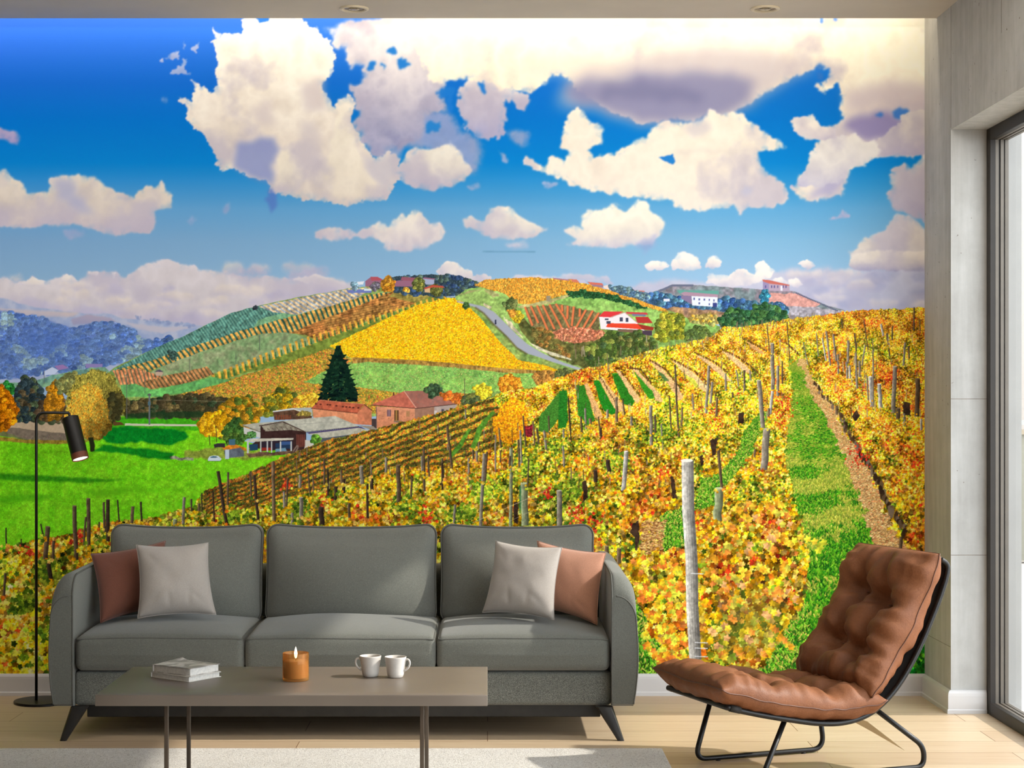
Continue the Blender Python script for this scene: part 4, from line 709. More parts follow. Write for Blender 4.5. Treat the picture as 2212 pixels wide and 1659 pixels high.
    # ------------------------------------------------------------- posts
    def post(xt, yt, xb, yb, w, tone=0, knots=True):
        c = [(150, 140, 124), (104, 86, 66), (70, 56, 46), (190, 186, 178), (150, 158, 120), (128, 106, 80)][tone]
        lx, rx = np.asarray(c, float) * 1.18, np.asarray(c, float) * .55
        L = math.hypot(xb - xt, yb - yt); nx, ny = (yb - yt) / L, -(xb - xt) / L
        j = [rng.uniform(-.12, .12) * w for _ in range(5)]
        for k in range(5):                                           # strips across, lit at the left
            a0, a1 = -w / 2 + w * k / 5, -w / 2 + w * (k + 1) / 5 + .3
            c_ = lx * (1 - k / 4.) + rx * (k / 4.)
            pts = []
            for f in (0, .25, .5, .75, 1): pts.append((xt + (xb - xt) * f + nx * a0 + j[int(f * 4)], yt + (yb - yt) * f + ny * a0))
            for f in (1, .75, .5, .25, 0): pts.append((xt + (xb - xt) * f + nx * a1 + j[int(f * 4)], yt + (yb - yt) * f + ny * a1))
            area(pts, c_, tex=.22 if w > 3 else .1)
        if w > 7:
            for q in range(int(L / 7)):
                f = rng.random(); o_ = rng.uniform(-.4, .4) * w; x0, y0 = xt + (xb - xt) * f + nx * o_, yt + (yb - yt) * f
                line([(x0, y0), (x0 + (xb - xt) / L * 12, y0 + rng.uniform(6, 22))], .9, rx * rng.uniform(.8, 1.5), .6)
            area(oval(xt, yt, w / 2, w * .14, 12), lx * 1.05)
    P = [(1484, 995, 1500, 1425, 26, 3), (161, 1093, 165, 1210, 9, 1), (191, 1077, 191, 1180, 8, 1), (224, 1085, 226, 1150, 5, 1), (234, 1080, 233, 1170, 8, 2), (254, 1080, 258, 1130, 3, 2), (287, 1094, 284, 1133, 7, 5), (304, 1084, 306, 1130, 4, 2), (398, 1074, 396, 1135, 6, 0), (378, 1122, 378, 1137, 8, 4), (103, 1138, 99, 1208, 10, 1), (116, 1168, 114, 1212, 6, 1), (104, 1218, 112, 1255, 9, 2), (88, 1132, 94, 1160, 3, 2), (13, 1140, 14, 1182, 3, 2), (46, 1164, 46, 1184, 2, 2), (12, 1238, 8, 1288, 5, 1), (185, 1117, 181, 1178, 4, 1), (214, 1128, 215, 1145, 3, 2),
         (471, 1018, 490, 1135, 7, 2), (493, 1020, 492, 1098, 4, 1), (549, 1028, 558, 1130, 6, 2), (590, 997, 592, 1128, 7, 5), (541, 1018, 543, 1080, 4, 1), (436, 1065, 437, 1110, 3, 2), (413, 1078, 414, 1105, 4, 1), (430, 1088, 430, 1104, 6, 1), (460, 1062, 463, 1130, 3, 2), (649, 1027, 648, 1054, 6, 0), (665, 1010, 670, 1070, 3, 1), (614, 1062, 614, 1098, 5, 0), (622, 1032, 618, 1120, 4, 1), (701, 992, 701, 1050, 4, 1), (708, 1014, 709, 1074, 4, 2), (727, 1046, 724, 1083, 7, 2), (742, 1035, 743, 1066, 7, 2), (651, 1075, 651, 1120, 8, 0), (631, 1108, 631, 1134, 6, 0), (694, 1096, 695, 1135, 11, 2), (754, 1087, 755, 1125, 6, 1), (781, 1007, 782, 1046, 8, 0), (803, 1034, 804, 1060, 7, 2), (800, 990, 803, 1030, 3, 5), (794, 1045, 794, 1120, 5, 2), (835, 988, 833, 1025, 5, 0), (860, 1005, 862, 1085, 9, 1), (890, 1030, 888, 1074, 4, 1), (916, 965, 917, 1062, 5, 1), (966, 920, 976, 1010, 5, 1), (911, 985, 912, 1020, 4, 0), (925, 985, 927, 1030, 4, 1), (955, 990, 958, 1035, 4, 1), (984, 1090, 980, 1135, 5, 0), (737, 1015, 738, 1045, 4, 5), (676, 1028, 678, 1065, 3, 5),
         (1046, 980, 1038, 1137, 7, 0), (1052, 976, 1048, 1040, 4, 1), (1104, 967, 1103, 1138, 7, 4), (1102, 985, 1101, 1010, 5, 1), (1132, 1044, 1134, 1136, 15, 4), (1142, 990, 1140, 1050, 3, 1), (1208, 1060, 1210, 1136, 11, 0), (1216, 963, 1219, 1010, 4, 0), (1130, 898, 1136, 965, 3, 1), (1124, 930, 1127, 1002, 4, 0), (1120, 950, 1122, 1010, 4, 1), (1228, 860, 1234, 955, 3, 2), (1264, 882, 1267, 930, 4, 0), (1275, 904, 1276, 918, 6, 5), (1255, 900, 1257, 935, 4, 1), (1331, 858, 1333, 912, 6, 5), (1313, 885, 1312, 905, 5, 0), (1345, 862, 1350, 900, 3, 1), (1364, 900, 1364, 920, 5, 0), (1293, 900, 1297, 945, 3, 1), (1297, 925, 1299, 950, 5, 2), (1353, 975, 1347, 1060, 9, 3), (1313, 994, 1317, 1023, 9, 2), (1286, 1016, 1287, 1042, 8, 2), (1406, 876, 1407, 963, 7, 0), (1415, 896, 1416, 938, 4, 1), (1429, 916, 1430, 942, 3, 0), (1446, 855, 1450, 925, 3, 1), (1458, 788, 1466, 945, 4, 1), (1474, 880, 1472, 925, 4, 5), (1176, 930, 1180, 975, 5, 0), (1186, 930, 1187, 940, 3, 1), (1217, 928, 1218, 946, 4, 0), (1185, 898, 1187, 936, 3, 1), (1071, 940, 1070, 1020, 3, 0), (1082, 950, 1081, 1000, 3, 1), (1078, 925, 1082, 970, 3, 5), (1030, 975, 1030, 1000, 5, 0), (1022, 972, 1023, 995, 4, 1), (1006, 885, 1006, 905, 3, 0), (1012, 990, 1013, 1024, 4, 0), (955, 1000, 956, 1060, 4, 2), (1160, 925, 1164, 960, 4, 1), (1152, 910, 1155, 965, 3, 5),
         (1532, 790, 1525, 893, 6, 0), (1539, 825, 1535, 872, 5, 0), (1549, 858, 1547, 900, 4, 5), (1496, 850, 1498, 885, 3, 0), (1640, 822, 1648, 925, 9, 0), (1668, 742, 1670, 842, 8, 0), (1669, 845, 1664, 895, 6, 3), (1681, 790, 1680, 856, 6, 0), (1661, 882, 1660, 900, 5, 5), (1655, 927, 1651, 1015, 15, 0), (1552, 973, 1560, 1055, 6, 1), (1553, 1055, 1550, 1125, 18, 4), (1631, 970, 1630, 990, 4, 5), (1690, 780, 1690, 830, 3, 1), (1657, 700, 1662, 760, 2, 1), (1620, 800, 1622, 822, 3, 0), (1567, 807, 1568, 845, 4, 0), (1591, 800, 1596, 835, 3, 0), (1608, 800, 1608, 845, 4, 1), (1582, 848, 1583, 860, 4, 1),
         (1700, 695, 1706, 780, 2, 1), (1785, 716, 1794, 790, 4, 0), (1776, 730, 1785, 780, 3, 3), (1800, 722, 1806, 780, 4, 0), (1833, 735, 1832, 785, 5, 0), (1848, 762, 1852, 840, 5, 0), (1810, 765, 1811, 808, 4, 0), (1829, 782, 1830, 818, 5, 0), (1857, 780, 1857, 815, 5, 0), (1835, 790, 1836, 818, 4, 3), (1880, 814, 1884, 880, 8, 3), (1886, 755, 1887, 880, 3, 0), (1872, 810, 1876, 865, 3, 0), (1899, 830, 1903, 882, 8, 3), (1933, 792, 1929, 892, 9, 0), (1941, 882, 1940, 905, 9, 1), (1983, 818, 1981, 900, 10, 1), (1953, 893, 1954, 920, 6, 0), (1955, 740, 1952, 790, 4, 0), (1963, 748, 1964, 775, 3, 1), (1920, 755, 1922, 770, 3, 1), (1903, 700, 1908, 726, 4, 3), (1975, 664, 1974, 715, 3, 1), (1928, 705, 1927, 735, 3, 1), (1866, 692, 1876, 760, 2, 1), (1916, 720, 1919, 745, 4, 1), (1987, 690, 1988, 720, 2, 1), (1818, 690, 1820, 710, 2, 1), (1846, 720, 1850, 760, 3, 1), (1869, 746, 1862, 790, 3, 0), (1764, 720, 1768, 770, 2, 0), (1735, 740, 1746, 790, 2, 0), (1990, 905, 1990, 930, 5, 3), (1947, 1160, 1943, 1200, 7, 1), (1311, 1180, 1311, 1215, 9, 5), (1337, 1185, 1337, 1220, 9, 5)]
    for p in P: post(*p)
    for q in range(150):                                              # thin stakes along the crest and across the slope
        x = rng.uniform(1280, 1760); yb = np.interp(x, [t_[0] for t_ in top], [t_[1] for t_ in top]) + rng.uniform(0, 16)
        line([(x, yb - rng.uniform(6, 16)), (x + rng.uniform(-.6, .6), yb)], rng.uniform(.8, 1.5), (130, 116, 90), .85)
    for q in range(170):
        x = rng.uniform(1200, 2000); y = rng.uniform(740, 905)
        if 1700 < x < 1800 and y > 770: continue
        line([(x, y - rng.uniform(8, 22)), (x + rng.uniform(-1.2, 1.2), y)], rng.uniform(1., 2.2), [(130, 110, 90), (96, 76, 56), (170, 156, 136)][rng.integers(3)], .85)
    for q in range(120):
        x = rng.uniform(500, 1450); y = rng.uniform(930, 1060)
        if y < np.interp(x, [t_[0] for t_ in top], [t_[1] for t_ in top]) + 14: continue
        line([(x, y - rng.uniform(8, 26)), (x + rng.uniform(-1.5, 1.5), y)], rng.uniform(1., 2.4), [(120, 100, 80), (86, 66, 50), (150, 136, 116)][rng.integers(3)], .85)
    line([(1124, 1052), (1124, 1110)], 4, (30, 110, 70), .8, 1)
    line([(1020, 1130), (1180, 1060)], 1, (220, 200, 170), .7); line([(1080, 1136), (1200, 1080)], 1, (220, 200, 170), .5)
    for yb in (1239, 1388, 1400, 1418): line([(1493 if yb < 1300 else 1501, yb), (1520 if yb < 1300 else 1529, yb + 1)], 1.6, (236, 240, 246), .9)
    # leaves that grow over the feet of the posts
    n = 900; k = rng.integers(0, len(P), n); pb = np.array([(p[2], p[3], p[4]) for p in P]); x = pb[k, 0] + rng.normal(0, 1, n) * (pb[k, 2] + 3); y = pb[k, 1] + rng.normal(1, 1, n) * 3.5
    ok = ~((k == 0)); x, y = x[ok], y[ok]
    scatter(x, y, np.interp(y, [700, 900, 1100, 1450], [1.2, 2, 4, 7]) * rng.uniform(.7, 1.2, len(x)), (palette_at(x, y, .1) * rng.uniform(.8, 1.05, (len(x), 1))).astype(np.float32))
    return np.clip(img, 0, 255) / 255.
# ---------------------------------------------------------------- helpers
def srgb(r, g, b):
    f = lambda c: (c / 255 / 12.92) if c <= 10 else ((c / 255 + .055) / 1.055) ** 2.4
    return (f(r), f(g), f(b), 1)

def mat(name, col=(.5, .5, .5, 1), rough=.6, metal=0., spec=.5, sheen=0.):
    m = bpy.data.materials.new(name); m.use_nodes = True
    b = m.node_tree.nodes['Principled BSDF']
    b.inputs['Base Color'].default_value = col; b.inputs['Roughness'].default_value = rough
    b.inputs['Metallic'].default_value = metal; b.inputs['Specular IOR Level'].default_value = spec
    if sheen:
        b.inputs['Sheen Weight'].default_value = sheen; b.inputs['Sheen Roughness'].default_value = .5
    return m

class N:
    """small node helper"""
    def __init__(s, m): s.t = m.node_tree; s.b = s.t.nodes['Principled BSDF']
    def n(s, kind, **kw):
        o = s.t.nodes.new(kind)
        for k, v in kw.items():
            if k in o.inputs: o.inputs[k].default_value = v
            else: setattr(o, k, v)
        return o
    def l(s, a, b): s.t.links.new(a, b)
    def co(s, which='Object', scale=(1, 1, 1), rot=(0, 0, 0)):
        c = s.n('ShaderNodeTexCoord'); m = s.n('ShaderNodeMapping')
        m.inputs['Scale'].default_value = scale; m.inputs['Rotation'].default_value = rot
        s.l(c.outputs[which], m.inputs['Vector']); return m.outputs['Vector']
    def noise(s, vec, scale, detail=4, rough=.55, dist=0.):
        o = s.n('ShaderNodeTexNoise'); o.inputs['Scale'].default_value = scale; o.inputs['Detail'].default_value = detail
        o.inputs['Roughness'].default_value = rough; o.inputs['Distortion'].default_value = dist
        s.l(vec, o.inputs['Vector']); return o.outputs['Fac']
    def ramp(s, fac, stops):
        o = s.n('ShaderNodeValToRGB'); e = o.color_ramp.elements
        while len(e) < len(stops): e.new(.5)
        for i, (p, c) in enumerate(stops): e[i].position = p; e[i].color = c
        s.l(fac, o.inputs['Fac']); return o.outputs['Color']
    def mix(s, fac, a, b, mode='MIX'):
        o = s.n('ShaderNodeMix', data_type='RGBA', blend_type=mode)
        for i, v in ((0, fac), (6, a), (7, b)):
            if hasattr(v, 'is_output'): s.l(v, o.inputs[i])
            else: o.inputs[i].default_value = v
        return o.outputs[2]
    def bump(s, h, strength=.3, dist=.002):
        o = s.n('ShaderNodeBump'); o.inputs['Strength'].default_value = strength; o.inputs['Distance'].default_value = dist
        s.l(h, o.inputs['Height'])
        if s.b.inputs['Normal'].is_linked: s.l(s.b.inputs['Normal'].links[0].from_socket, o.inputs['Normal'])
        s.l(o.outputs['Normal'], s.b.inputs['Normal'])
    def base(s, sock): s.l(sock, s.b.inputs['Base Color'])

def link(name, me, m, parent=None, smooth=True):
    o = bpy.data.objects.new(name, me); COL.objects.link(o)
    if m is not None: me.materials.append(m)
    if smooth:
        me.polygons.foreach_set('use_smooth', [True] * len(me.polygons))
    if parent is not None: o.parent = parent
    return o

def mesh(name, V, F, m, parent=None, smooth=True, sharp=None):
    me = bpy.data.meshes.new(name); me.from_pydata([tuple(v) for v in V], [], F); me.validate(); me.update()
    o = link(name, me, m, parent, smooth)
    if smooth and sharp:
        me.set_sharp_from_angle(angle=math.radians(sharp))
    return o

def tag(o, label=None, cat=None, group=None, kind=None):
    if label: o['label'] = label
    if cat: o['category'] = cat
    if group: o['group'] = group
    if kind: o['kind'] = kind
    return o

def thing(name, loc, label, cat, group=None, rz=0.):
    o = bpy.data.objects.new(name, None); COL.objects.link(o); o.location = loc; o.rotation_euler = (0, 0, rz)
    o.empty_display_size = .05
    return tag(o, label, cat, group)

class MB:
    """collects shapes into one mesh"""
    def __init__(s): s.V = []; s.F = []
    def add(s, V, F):
        n = len(s.V); s.V += [tuple(v) for v in V]; s.F += [tuple(i + n for i in f) for f in F]; return s
    def box(s, x0, x1, y0, y1, z0, z1):
        V = [(x0, y0, z0), (x1, y0, z0), (x1, y1, z0), (x0, y1, z0), (x0, y0, z1), (x1, y0, z1), (x1, y1, z1), (x0, y1, z1)]
        return s.add(V, [(0, 3, 2, 1), (4, 5, 6, 7), (0, 1, 5, 4), (1, 2, 6, 5), (2, 3, 7, 6), (3, 0, 4, 7)])
    def rbox(s, c, h, r, n=8, deform=None, edge=3):
        V, F = rounded_box(c, h, r, n, deform, edge); return s.add(V, F)
    def tube(s, pts, r, n=12, caps=True, flat=None):
        V, F = sweep(pts, r, n, caps, flat); return s.add(V, F)
    def lathe(s, prof, n=40, c=(0, 0, 0)):
        V = []; F = []
        for (r, z) in prof:
            for k in range(n):
                a = 2 * math.pi * k / n; V.append((c[0] + r * math.cos(a), c[1] + r * math.sin(a), c[2] + z))
        for i in range(len(prof) - 1):
            for k in range(n):
                k2 = (k + 1) % n; F.append((i * n + k, i * n + k2, (i + 1) * n + k2, (i + 1) * n + k))
        return s.add(V, F)
    def build(s, name, m, parent=None, smooth=True, sharp=None, bev=0.):
        o = mesh(name, s.V, s.F, m, parent, smooth, sharp)
        if bev:
            b = o.modifiers.new('edge', 'BEVEL'); b.width = bev; b.segments = 2; b.limit_method = 'ANGLE'; b.angle_limit = math.radians(50)
        return o

def rounded_box(c, h, r, n=8, deform=None, edge=3):
    """box with rounded edges, half sizes h; deform(unit coords, point) may move the points"""
    V = []; F = []; idx = {}
    def ticks(hh):
        k = [-hh + r * (1 - math.cos(math.pi / 2 * i / edge)) for i in range(edge + 1)] if r else [-hh]
        inner = [-(hh - r) + 2 * (hh - r) * i / n for i in range(1, n)]
        return k + inner + [-t for t in reversed(k)]
    T = [ticks(hh) for hh in h]
    def vert(p):
        key = tuple(round(v, 7) for v in p)
        if key in idx: return idx[key]
        q = Vector(p); inn = Vector([max(-(h[i] - r), min(h[i] - r, q[i])) for i in range(3)])
        d = q - inn
        if d.length > 1e-9: d = d.normalized() * r
        w = inn + d
        if deform: w = Vector(deform(w.x / h[0], w.y / h[1], w.z / h[2], w))
        idx[key] = len(V); V.append(w + Vector(c)); return idx[key]
    for ax in range(3):
        a, b = (ax + 1) % 3, (ax + 2) % 3
        for sgn in (-1, 1):
            for i in range(len(T[a]) - 1):
                for j in range(len(T[b]) - 1):
                    q = []
                    for (u, v) in ((i, j), (i + 1, j), (i + 1, j + 1), (i, j + 1)):
                        p = [0, 0, 0]; p[ax] = sgn * h[ax]; p[a] = T[a][u]; p[b] = T[b][v]; q.append(vert(p))
                    if sgn < 0: q.reverse()
                    if len(set(q)) == 4: F.append(tuple(q))
    return V, F

def sweep(pts, r, n=12, caps=True, flat=None):
    """tube along a path; r a number or one per point; flat=(a, b) gives a rectangular bar"""
    P = [Vector(p) for p in pts]; V = []; F = []
    closed = (P[0] - P[-1]).length < 1e-7
    if closed: P = P[:-1]
    m = len(P)
    T = []
    for i in range(m):
        a = P[(i - 1) % m] if (closed or i) else P[0]; b = P[(i + 1) % m] if (closed or i < m - 1) else P[-1]
        T.append((b - a).normalized())
    up = Vector((0, 0, 1)) if abs(T[0].z) < .9 else Vector((1, 0, 0))
    nrm = (up - T[0] * up.dot(T[0])).normalized()
    R = r if hasattr(r, '__len__') else [r] * m
    for i in range(m):
        nrm = (nrm - T[i] * nrm.dot(T[i])).normalized(); bi = T[i].cross(nrm)
        if flat:
            for (ca, cb) in ((1, 1), (-1, 1), (-1, -1), (1, -1)): V.append(P[i] + nrm * ca * flat[0] + bi * cb * flat[1])
        else:
            for k in range(n):
                a = 2 * math.pi * k / n; V.append(P[i] + (nrm * math.cos(a) + bi * math.sin(a)) * R[i])
    if flat: n = 4
    for i in range(m if closed else m - 1):
        i2 = (i + 1) % m
        for k in range(n):
            k2 = (k + 1) % n; F.append((i * n + k, i * n + k2, i2 * n + k2, i2 * n + k))
    if caps and not closed:
        F.append(tuple(range(n - 1, -1, -1))); F.append(tuple((m - 1) * n + k for k in range(n)))
    return V, F

def smooth_path(pts, seg=8, closed=False):
    """Catmull-Rom through the points"""
    P = [Vector(p) for p in pts]; out = []
    n = len(P)
    for i in range(n if closed else n - 1):
        p0 = P[(i - 1) % n] if (closed or i) else P[0] * 2 - P[1]
        p1, p2 = P[i], P[(i + 1) % n]
        p3 = P[(i + 2) % n] if (closed or i + 2 < n) else P[-1] * 2 - P[-2]
        for k in range(seg):
            t = k / seg
            out.append(.5 * ((2 * p1) + (p2 - p0) * t + (2 * p0 - 5 * p1 + 4 * p2 - p3) * t * t + (3 * p1 - p0 - 3 * p2 + p3) * t ** 3))
    out.append(out[0].copy() if closed else P[-1]); return out

def fillet(pts, rad, seg=6):
    """polyline with rounded corners"""
    P = [Vector(p) for p in pts]; out = [P[0]]
    for i in range(1, len(P) - 1):
        r = rad[i - 1] if hasattr(rad, '__len__') else rad
        a = (P[i - 1] - P[i]); b = (P[i + 1] - P[i]); t = min(r, a.length * .48, b.length * .48)
        p, q = P[i] + a.normalized() * t, P[i] + b.normalized() * t
        for k in range(seg + 1):
            f = k / seg; out.append(p * (1 - f) ** 2 + P[i] * 2 * f * (1 - f) + q * f * f)
    out.append(P[-1]); return out

def wv(x, y, z=0., s=1.):
    """cheap smooth pseudo noise for wrinkles, about -1..1"""
    return mnoise.noise(Vector((x * s, y * s, z * s + 7.3)))

# ---------------------------------------------------------------- materials
def m_plain(name, c, rough=.6, var=.06, scale=6, metal=0., bump=0., bscale=200, spec=.5, sheen=0.):
    m = mat(name, srgb(*c), rough, metal, spec, sheen); k = N(m); v = k.co()
    f = k.noise(v, scale, 3); lo = srgb(*[x * (1 - var) for x in c]); hi = srgb(*[min(255, x * (1 + var)) for x in c])
    k.base(k.ramp(f, [(.3, lo), (.7, hi)]))
    if bump: k.bump(k.noise(v, bscale, 3), bump, .001)
    return m

def m_fabric(name, c, scale=520, strength=.35, speck=.35, rough=.9):
    m = mat(name, srgb(*c), rough, 0, .2, .25); k = N(m); v = k.co()
    f = k.noise(v, scale, 2, .7); g = k.noise(v, 5, 3)
    c1 = k.ramp(f, [(.32, srgb(*[x * (1 - speck) for x in c])), (.5, srgb(*c)), (.68, srgb(*[min(255, x * (1 + speck)) for x in c]))])
    k.base(k.mix(.25, c1, k.ramp(g, [(.3, srgb(*[x * .9 for x in c])), (.7, srgb(*[min(255, x * 1.08) for x in c]))])))
    w = k.n('ShaderNodeTexWave', wave_type='BANDS', bands_direction='DIAGONAL'); w.inputs['Scale'].default_value = scale * .55; w.inputs['Distortion'].default_value = 2.
    k.l(v, w.inputs['Vector'])
    k.bump(f, strength, .0012); k.bump(w.outputs['Fac'], strength * .4, .0006)
    return m

def m_floor():
    m = mat('pale oak planks', rough=.42, spec=.4); k = N(m)
    v = k.co('Object')
    br = k.n('ShaderNodeTexBrick', offset=.37, offset_frequency=2, squash=1.)
    for a, b in (('Scale', 1.), ('Mortar Size', .0016), ('Mortar Smooth', .2), ('Brick Width', 1.75), ('Row Height', .19), ('Bias', 0.)): br.inputs[a].default_value = b
    br.inputs['Color1'].default_value = (.2, .2, .2, 1); br.inputs['Color2'].default_value = (.8, .8, .8, 1); br.inputs['Mortar'].default_value = (0, 0, 0, 1)
    k.l(v, br.inputs['Vector'])
    st = k.co('Object', (1.2, 22, 1)); gr = k.noise(st, 3.2, 6, .62, .6)
    st2 = k.co('Object', (.8, 60, 1)); g2 = k.noise(st2, 4, 4, .6)
    wood = k.ramp(gr, [(.25, srgb(184, 160, 130)), (.5, srgb(198, 179, 152)), (.75, srgb(210, 195, 170))])
    wood = k.mix(.35, wood, k.ramp(g2, [(.3, srgb(184, 163, 136)), (.7, srgb(212, 197, 174))]))
    pl = k.mix(br.outputs['Color'], srgb(234, 222, 212), srgb(255, 252, 246))
    wood = k.mix(1., wood, pl, 'MULTIPLY')
    k.base(k.mix(br.outputs['Fac'], wood, srgb(128, 98, 70)))
    k.bump(g2, .06, .001); inv = k.n('ShaderNodeMath', operation='SUBTRACT'); inv.inputs[0].default_value = 1.; k.l(br.outputs['Fac'], inv.inputs[1]); k.bump(inv.outputs[0], .4, .001)
    return m

def m_concrete():
    m = mat('board-marked concrete', rough=.85, spec=.2); k = N(m); v = k.co('Object')
    big = k.noise(v, 1.6, 5, .6); fine = k.noise(v, 14, 6, .65)
    streak = k.noise(k.co('Object', (9, 9, .8)), 3, 5, .6)
    c = k.ramp(big, [(.3, srgb(160, 159, 155)), (.7, srgb(186, 186, 183))])
    c = k.mix(.35, c, k.ramp(fine, [(.3, srgb(154, 152, 148)), (.7, srgb(194, 194, 192))]))
    c = k.mix(.3, c, k.ramp(streak, [(.35, srgb(150, 148, 143)), (.65, srgb(192, 191, 188))]))
    vo = k.n('ShaderNodeTexVoronoi', feature='F1'); vo.inputs['Scale'].default_value = 22.; dn = k.n('ShaderNodeTexNoise'); dn.inputs['Scale'].default_value = 40.; k.l(v, dn.inputs['Vector'])
    va = k.n('ShaderNodeVectorMath', operation='MULTIPLY_ADD'); va.inputs[1].default_value = (.03, .03, .05); k.l(dn.outputs['Color'], va.inputs[0]); k.l(v, va.inputs[2]); k.l(va.outputs[0], vo.inputs['Vector'])
    pits = k.ramp(vo.outputs['Distance'], [(.05, (1, 1, 1, 1)), (.09, (0, 0, 0, 1))])
    gate = k.ramp(k.noise(v, 3.1, 2), [(.44, (0, 0, 0, 1)), (.52, (1, 1, 1, 1))])
    pm = k.mix(1., pits, gate, 'MULTIPLY')
    c = k.mix(pm, c, srgb(104, 94, 82))
    k.base(c)
    k.bump(fine, .15, .004); inv = k.n('ShaderNodeInvert'); k.l(pm, inv.inputs['Color']); k.bump(inv.outputs[0], .5, .003)
    return m

def m_rug():
    m = mat('cream loop pile', rough=.95, spec=.1, sheen=.2); k = N(m); v = k.co('Object', (1, 1, 1))
    f = k.noise(v, 150, 3, .7, 1.2); g = k.noise(v, 12, 3)
    c = k.ramp(f, [(.34, srgb(128, 116, 100)), (.43, srgb(206, 200, 190)), (.6, srgb(232, 228, 220))])
    k.base(k.mix(.15, c, k.ramp(g, [(.3, srgb(190, 184, 174)), (.7, srgb(236, 232, 226))])))
    k.bump(f, .8, .006)
    return m

def m_leather():
    m = mat('tan leather', rough=.5, spec=.28); k = N(m); v = k.co('Object')
    f = k.noise(v, 9, 5, .6); g = k.noise(v, 160, 4, .7)
    c = k.ramp(f, [(.25, srgb(100, 58, 32)), (.5, srgb(119, 72, 42)), (.78, srgb(138, 87, 54))])
    k.base(k.mix(.2, c, k.ramp(g, [(.3, srgb(96, 54, 32)), (.7, srgb(160, 108, 74))])))
    vo = k.n('ShaderNodeTexVoronoi', feature='F1'); vo.inputs['Scale'].default_value = 230.; k.l(v, vo.inputs['Vector'])
    k.bump(vo.outputs['Distance'], .22, .0012); k.bump(k.noise(v, 34, 4, .6, .8), .18, .004)
    k.l(k.ramp(f, [(.3, (.48, .48, .48, 1)), (.7, (.66, .66, .66, 1))]), k.b.inputs['Roughness'])
    return m

def m_glass():
    m = bpy.data.materials.new('clear pane'); m.use_nodes = True; t = m.node_tree; t.nodes.clear()
    o = t.nodes.new('ShaderNodeOutputMaterial'); a = t.nodes.new('ShaderNodeBsdfTransparent'); g = t.nodes.new('ShaderNodeBsdfGlossy'); mx = t.nodes.new('ShaderNodeMixShader'); fr = t.nodes.new('ShaderNodeFresnel')
    a.inputs['Color'].default_value = (.97, .98, .98, 1); g.inputs['Roughness'].default_value = .02; fr.inputs['IOR'].default_value = 1.25
    mu = t.nodes.new('ShaderNodeMath'); mu.operation = 'MULTIPLY'; mu.inputs[1].default_value = .12; t.links.new(fr.outputs[0], mu.inputs[0]); t.links.new(mu.outputs[0], mx.inputs[0]); t.links.new(a.outputs[0], mx.inputs[1]); t.links.new(g.outputs[0], mx.inputs[2]); t.links.new(mx.outputs[0], o.inputs[0])
    return m

M = {}
M['floor'] = m_floor(); M['concrete'] = m_concrete(); M['rug'] = m_rug(); M['leather'] = m_leather(); M['glass'] = m_glass()
M['ceiling'] = m_plain('warm white ceiling paint', (206, 196, 180), .9, .02, 3)
M['baseboard'] = m_plain('white gloss paint', (200, 197, 195), .45, .02, 3)
M['plaster'] = m_plain('plain plaster', (196, 188, 176), .9, .03, 3)
M['sofa'] = m_fabric('grey sofa weave', (102, 103, 96), 640, .2, .24); M['sofa_base'] = m_fabric('grey sofa weave on the base', (104, 105, 98), 640, .8, .6)
M['piping'] = m_plain('grey piping', (88, 88, 82), .85, .05, 40)
M['grey_cloth'] = m_fabric('light grey cotton', (164, 156, 148), 700, .15, .10); M['brown_cloth'] = m_fabric('rust brown cotton', (108, 66, 52), 700, .2, .14); M['tan_cloth'] = m_fabric('tan cotton', (172, 124, 100), 700, .2, .14)
M['black_wood'] = m_plain('black stained wood', (34, 32, 29), .45, .2, 20)
M['black_metal'] = m_plain('black powder coat', (22, 20, 18), .38, .1, 30, .3)
M['table'] = m_plain('taupe satin lacquer', (122, 111, 100), .42, .03, 4)
M['table_leg'] = m_plain('bronze taupe steel', (92, 80, 68), .4, .05, 20, .4)
M['paper'] = m_plain('book pages', (222, 218, 210), .8, .05, 120); M['cover'] = m_plain('white book cover', (224, 220, 212), .5, .02, 10)
M['china'] = m_plain('matt white stoneware', (214, 208, 200), .45, .03, 30, bump=.05, bscale=90)
M['window_dark'] = m_plain('dark brown aluminium', (40, 34, 28), .5, .05, 10, .2); M['window_taupe'] = m_plain('taupe aluminium', (102, 94, 84), .45, .04, 10, .2); M['gasket'] = m_plain('black rubber gasket', (24, 20, 16), .7, .1, 20)
M['white_paint'] = m_plain('white outdoor render', (158, 156, 152), .8, .02, 5)
M['outside_wall'] = m_plain('sage beige render', (124, 121, 106), .9, .03, 2); M['terrace'] = m_plain('pale terrace tiles', (176, 168, 158), .7, .04, 3)
M['copper'] = m_plain('copper', (104, 54, 34), .5, .1, 20, .3)

# ---------------------------------------------------------------- room shell
WX = 1.742            # plane of the concrete wall at the right
def struct(name, mb, m, parent=None, bev=0., kind='structure', smooth=False):
    o = mb.build(name, m, parent, smooth, None, bev)
    if parent is None: o['kind'] = kind
    return o
struct('floor', MB().box(-3.3, 1.88, -9.0, .02, -.05, 0), M['floor'])
struct('wall_back', MB().box(-3.3, 1.945, .004, .16, -.05, 2.86), M['plaster'])
struct('ceiling', MB().box(-3.3, 1.945, -9.0, -.19, 2.657, 2.76), M['ceiling'])
struct('ceiling_recess', MB().box(-3.3, 1.945, -9.0, .16, 2.85, 2.95), M['ceiling'])
M['taupe_wall'] = m_plain('warm taupe wall paint', (104, 92, 78), .9, .02, 3)
struct('wall_left', MB().box(-3.46, -3.3, -9.0, .16, -.05, 2.95), M['taupe_wall'])
struct('wall_rear', MB().box(-3.46, 1.945, -9.16, -9.0, -.05, 2.95), M['taupe_wall'])
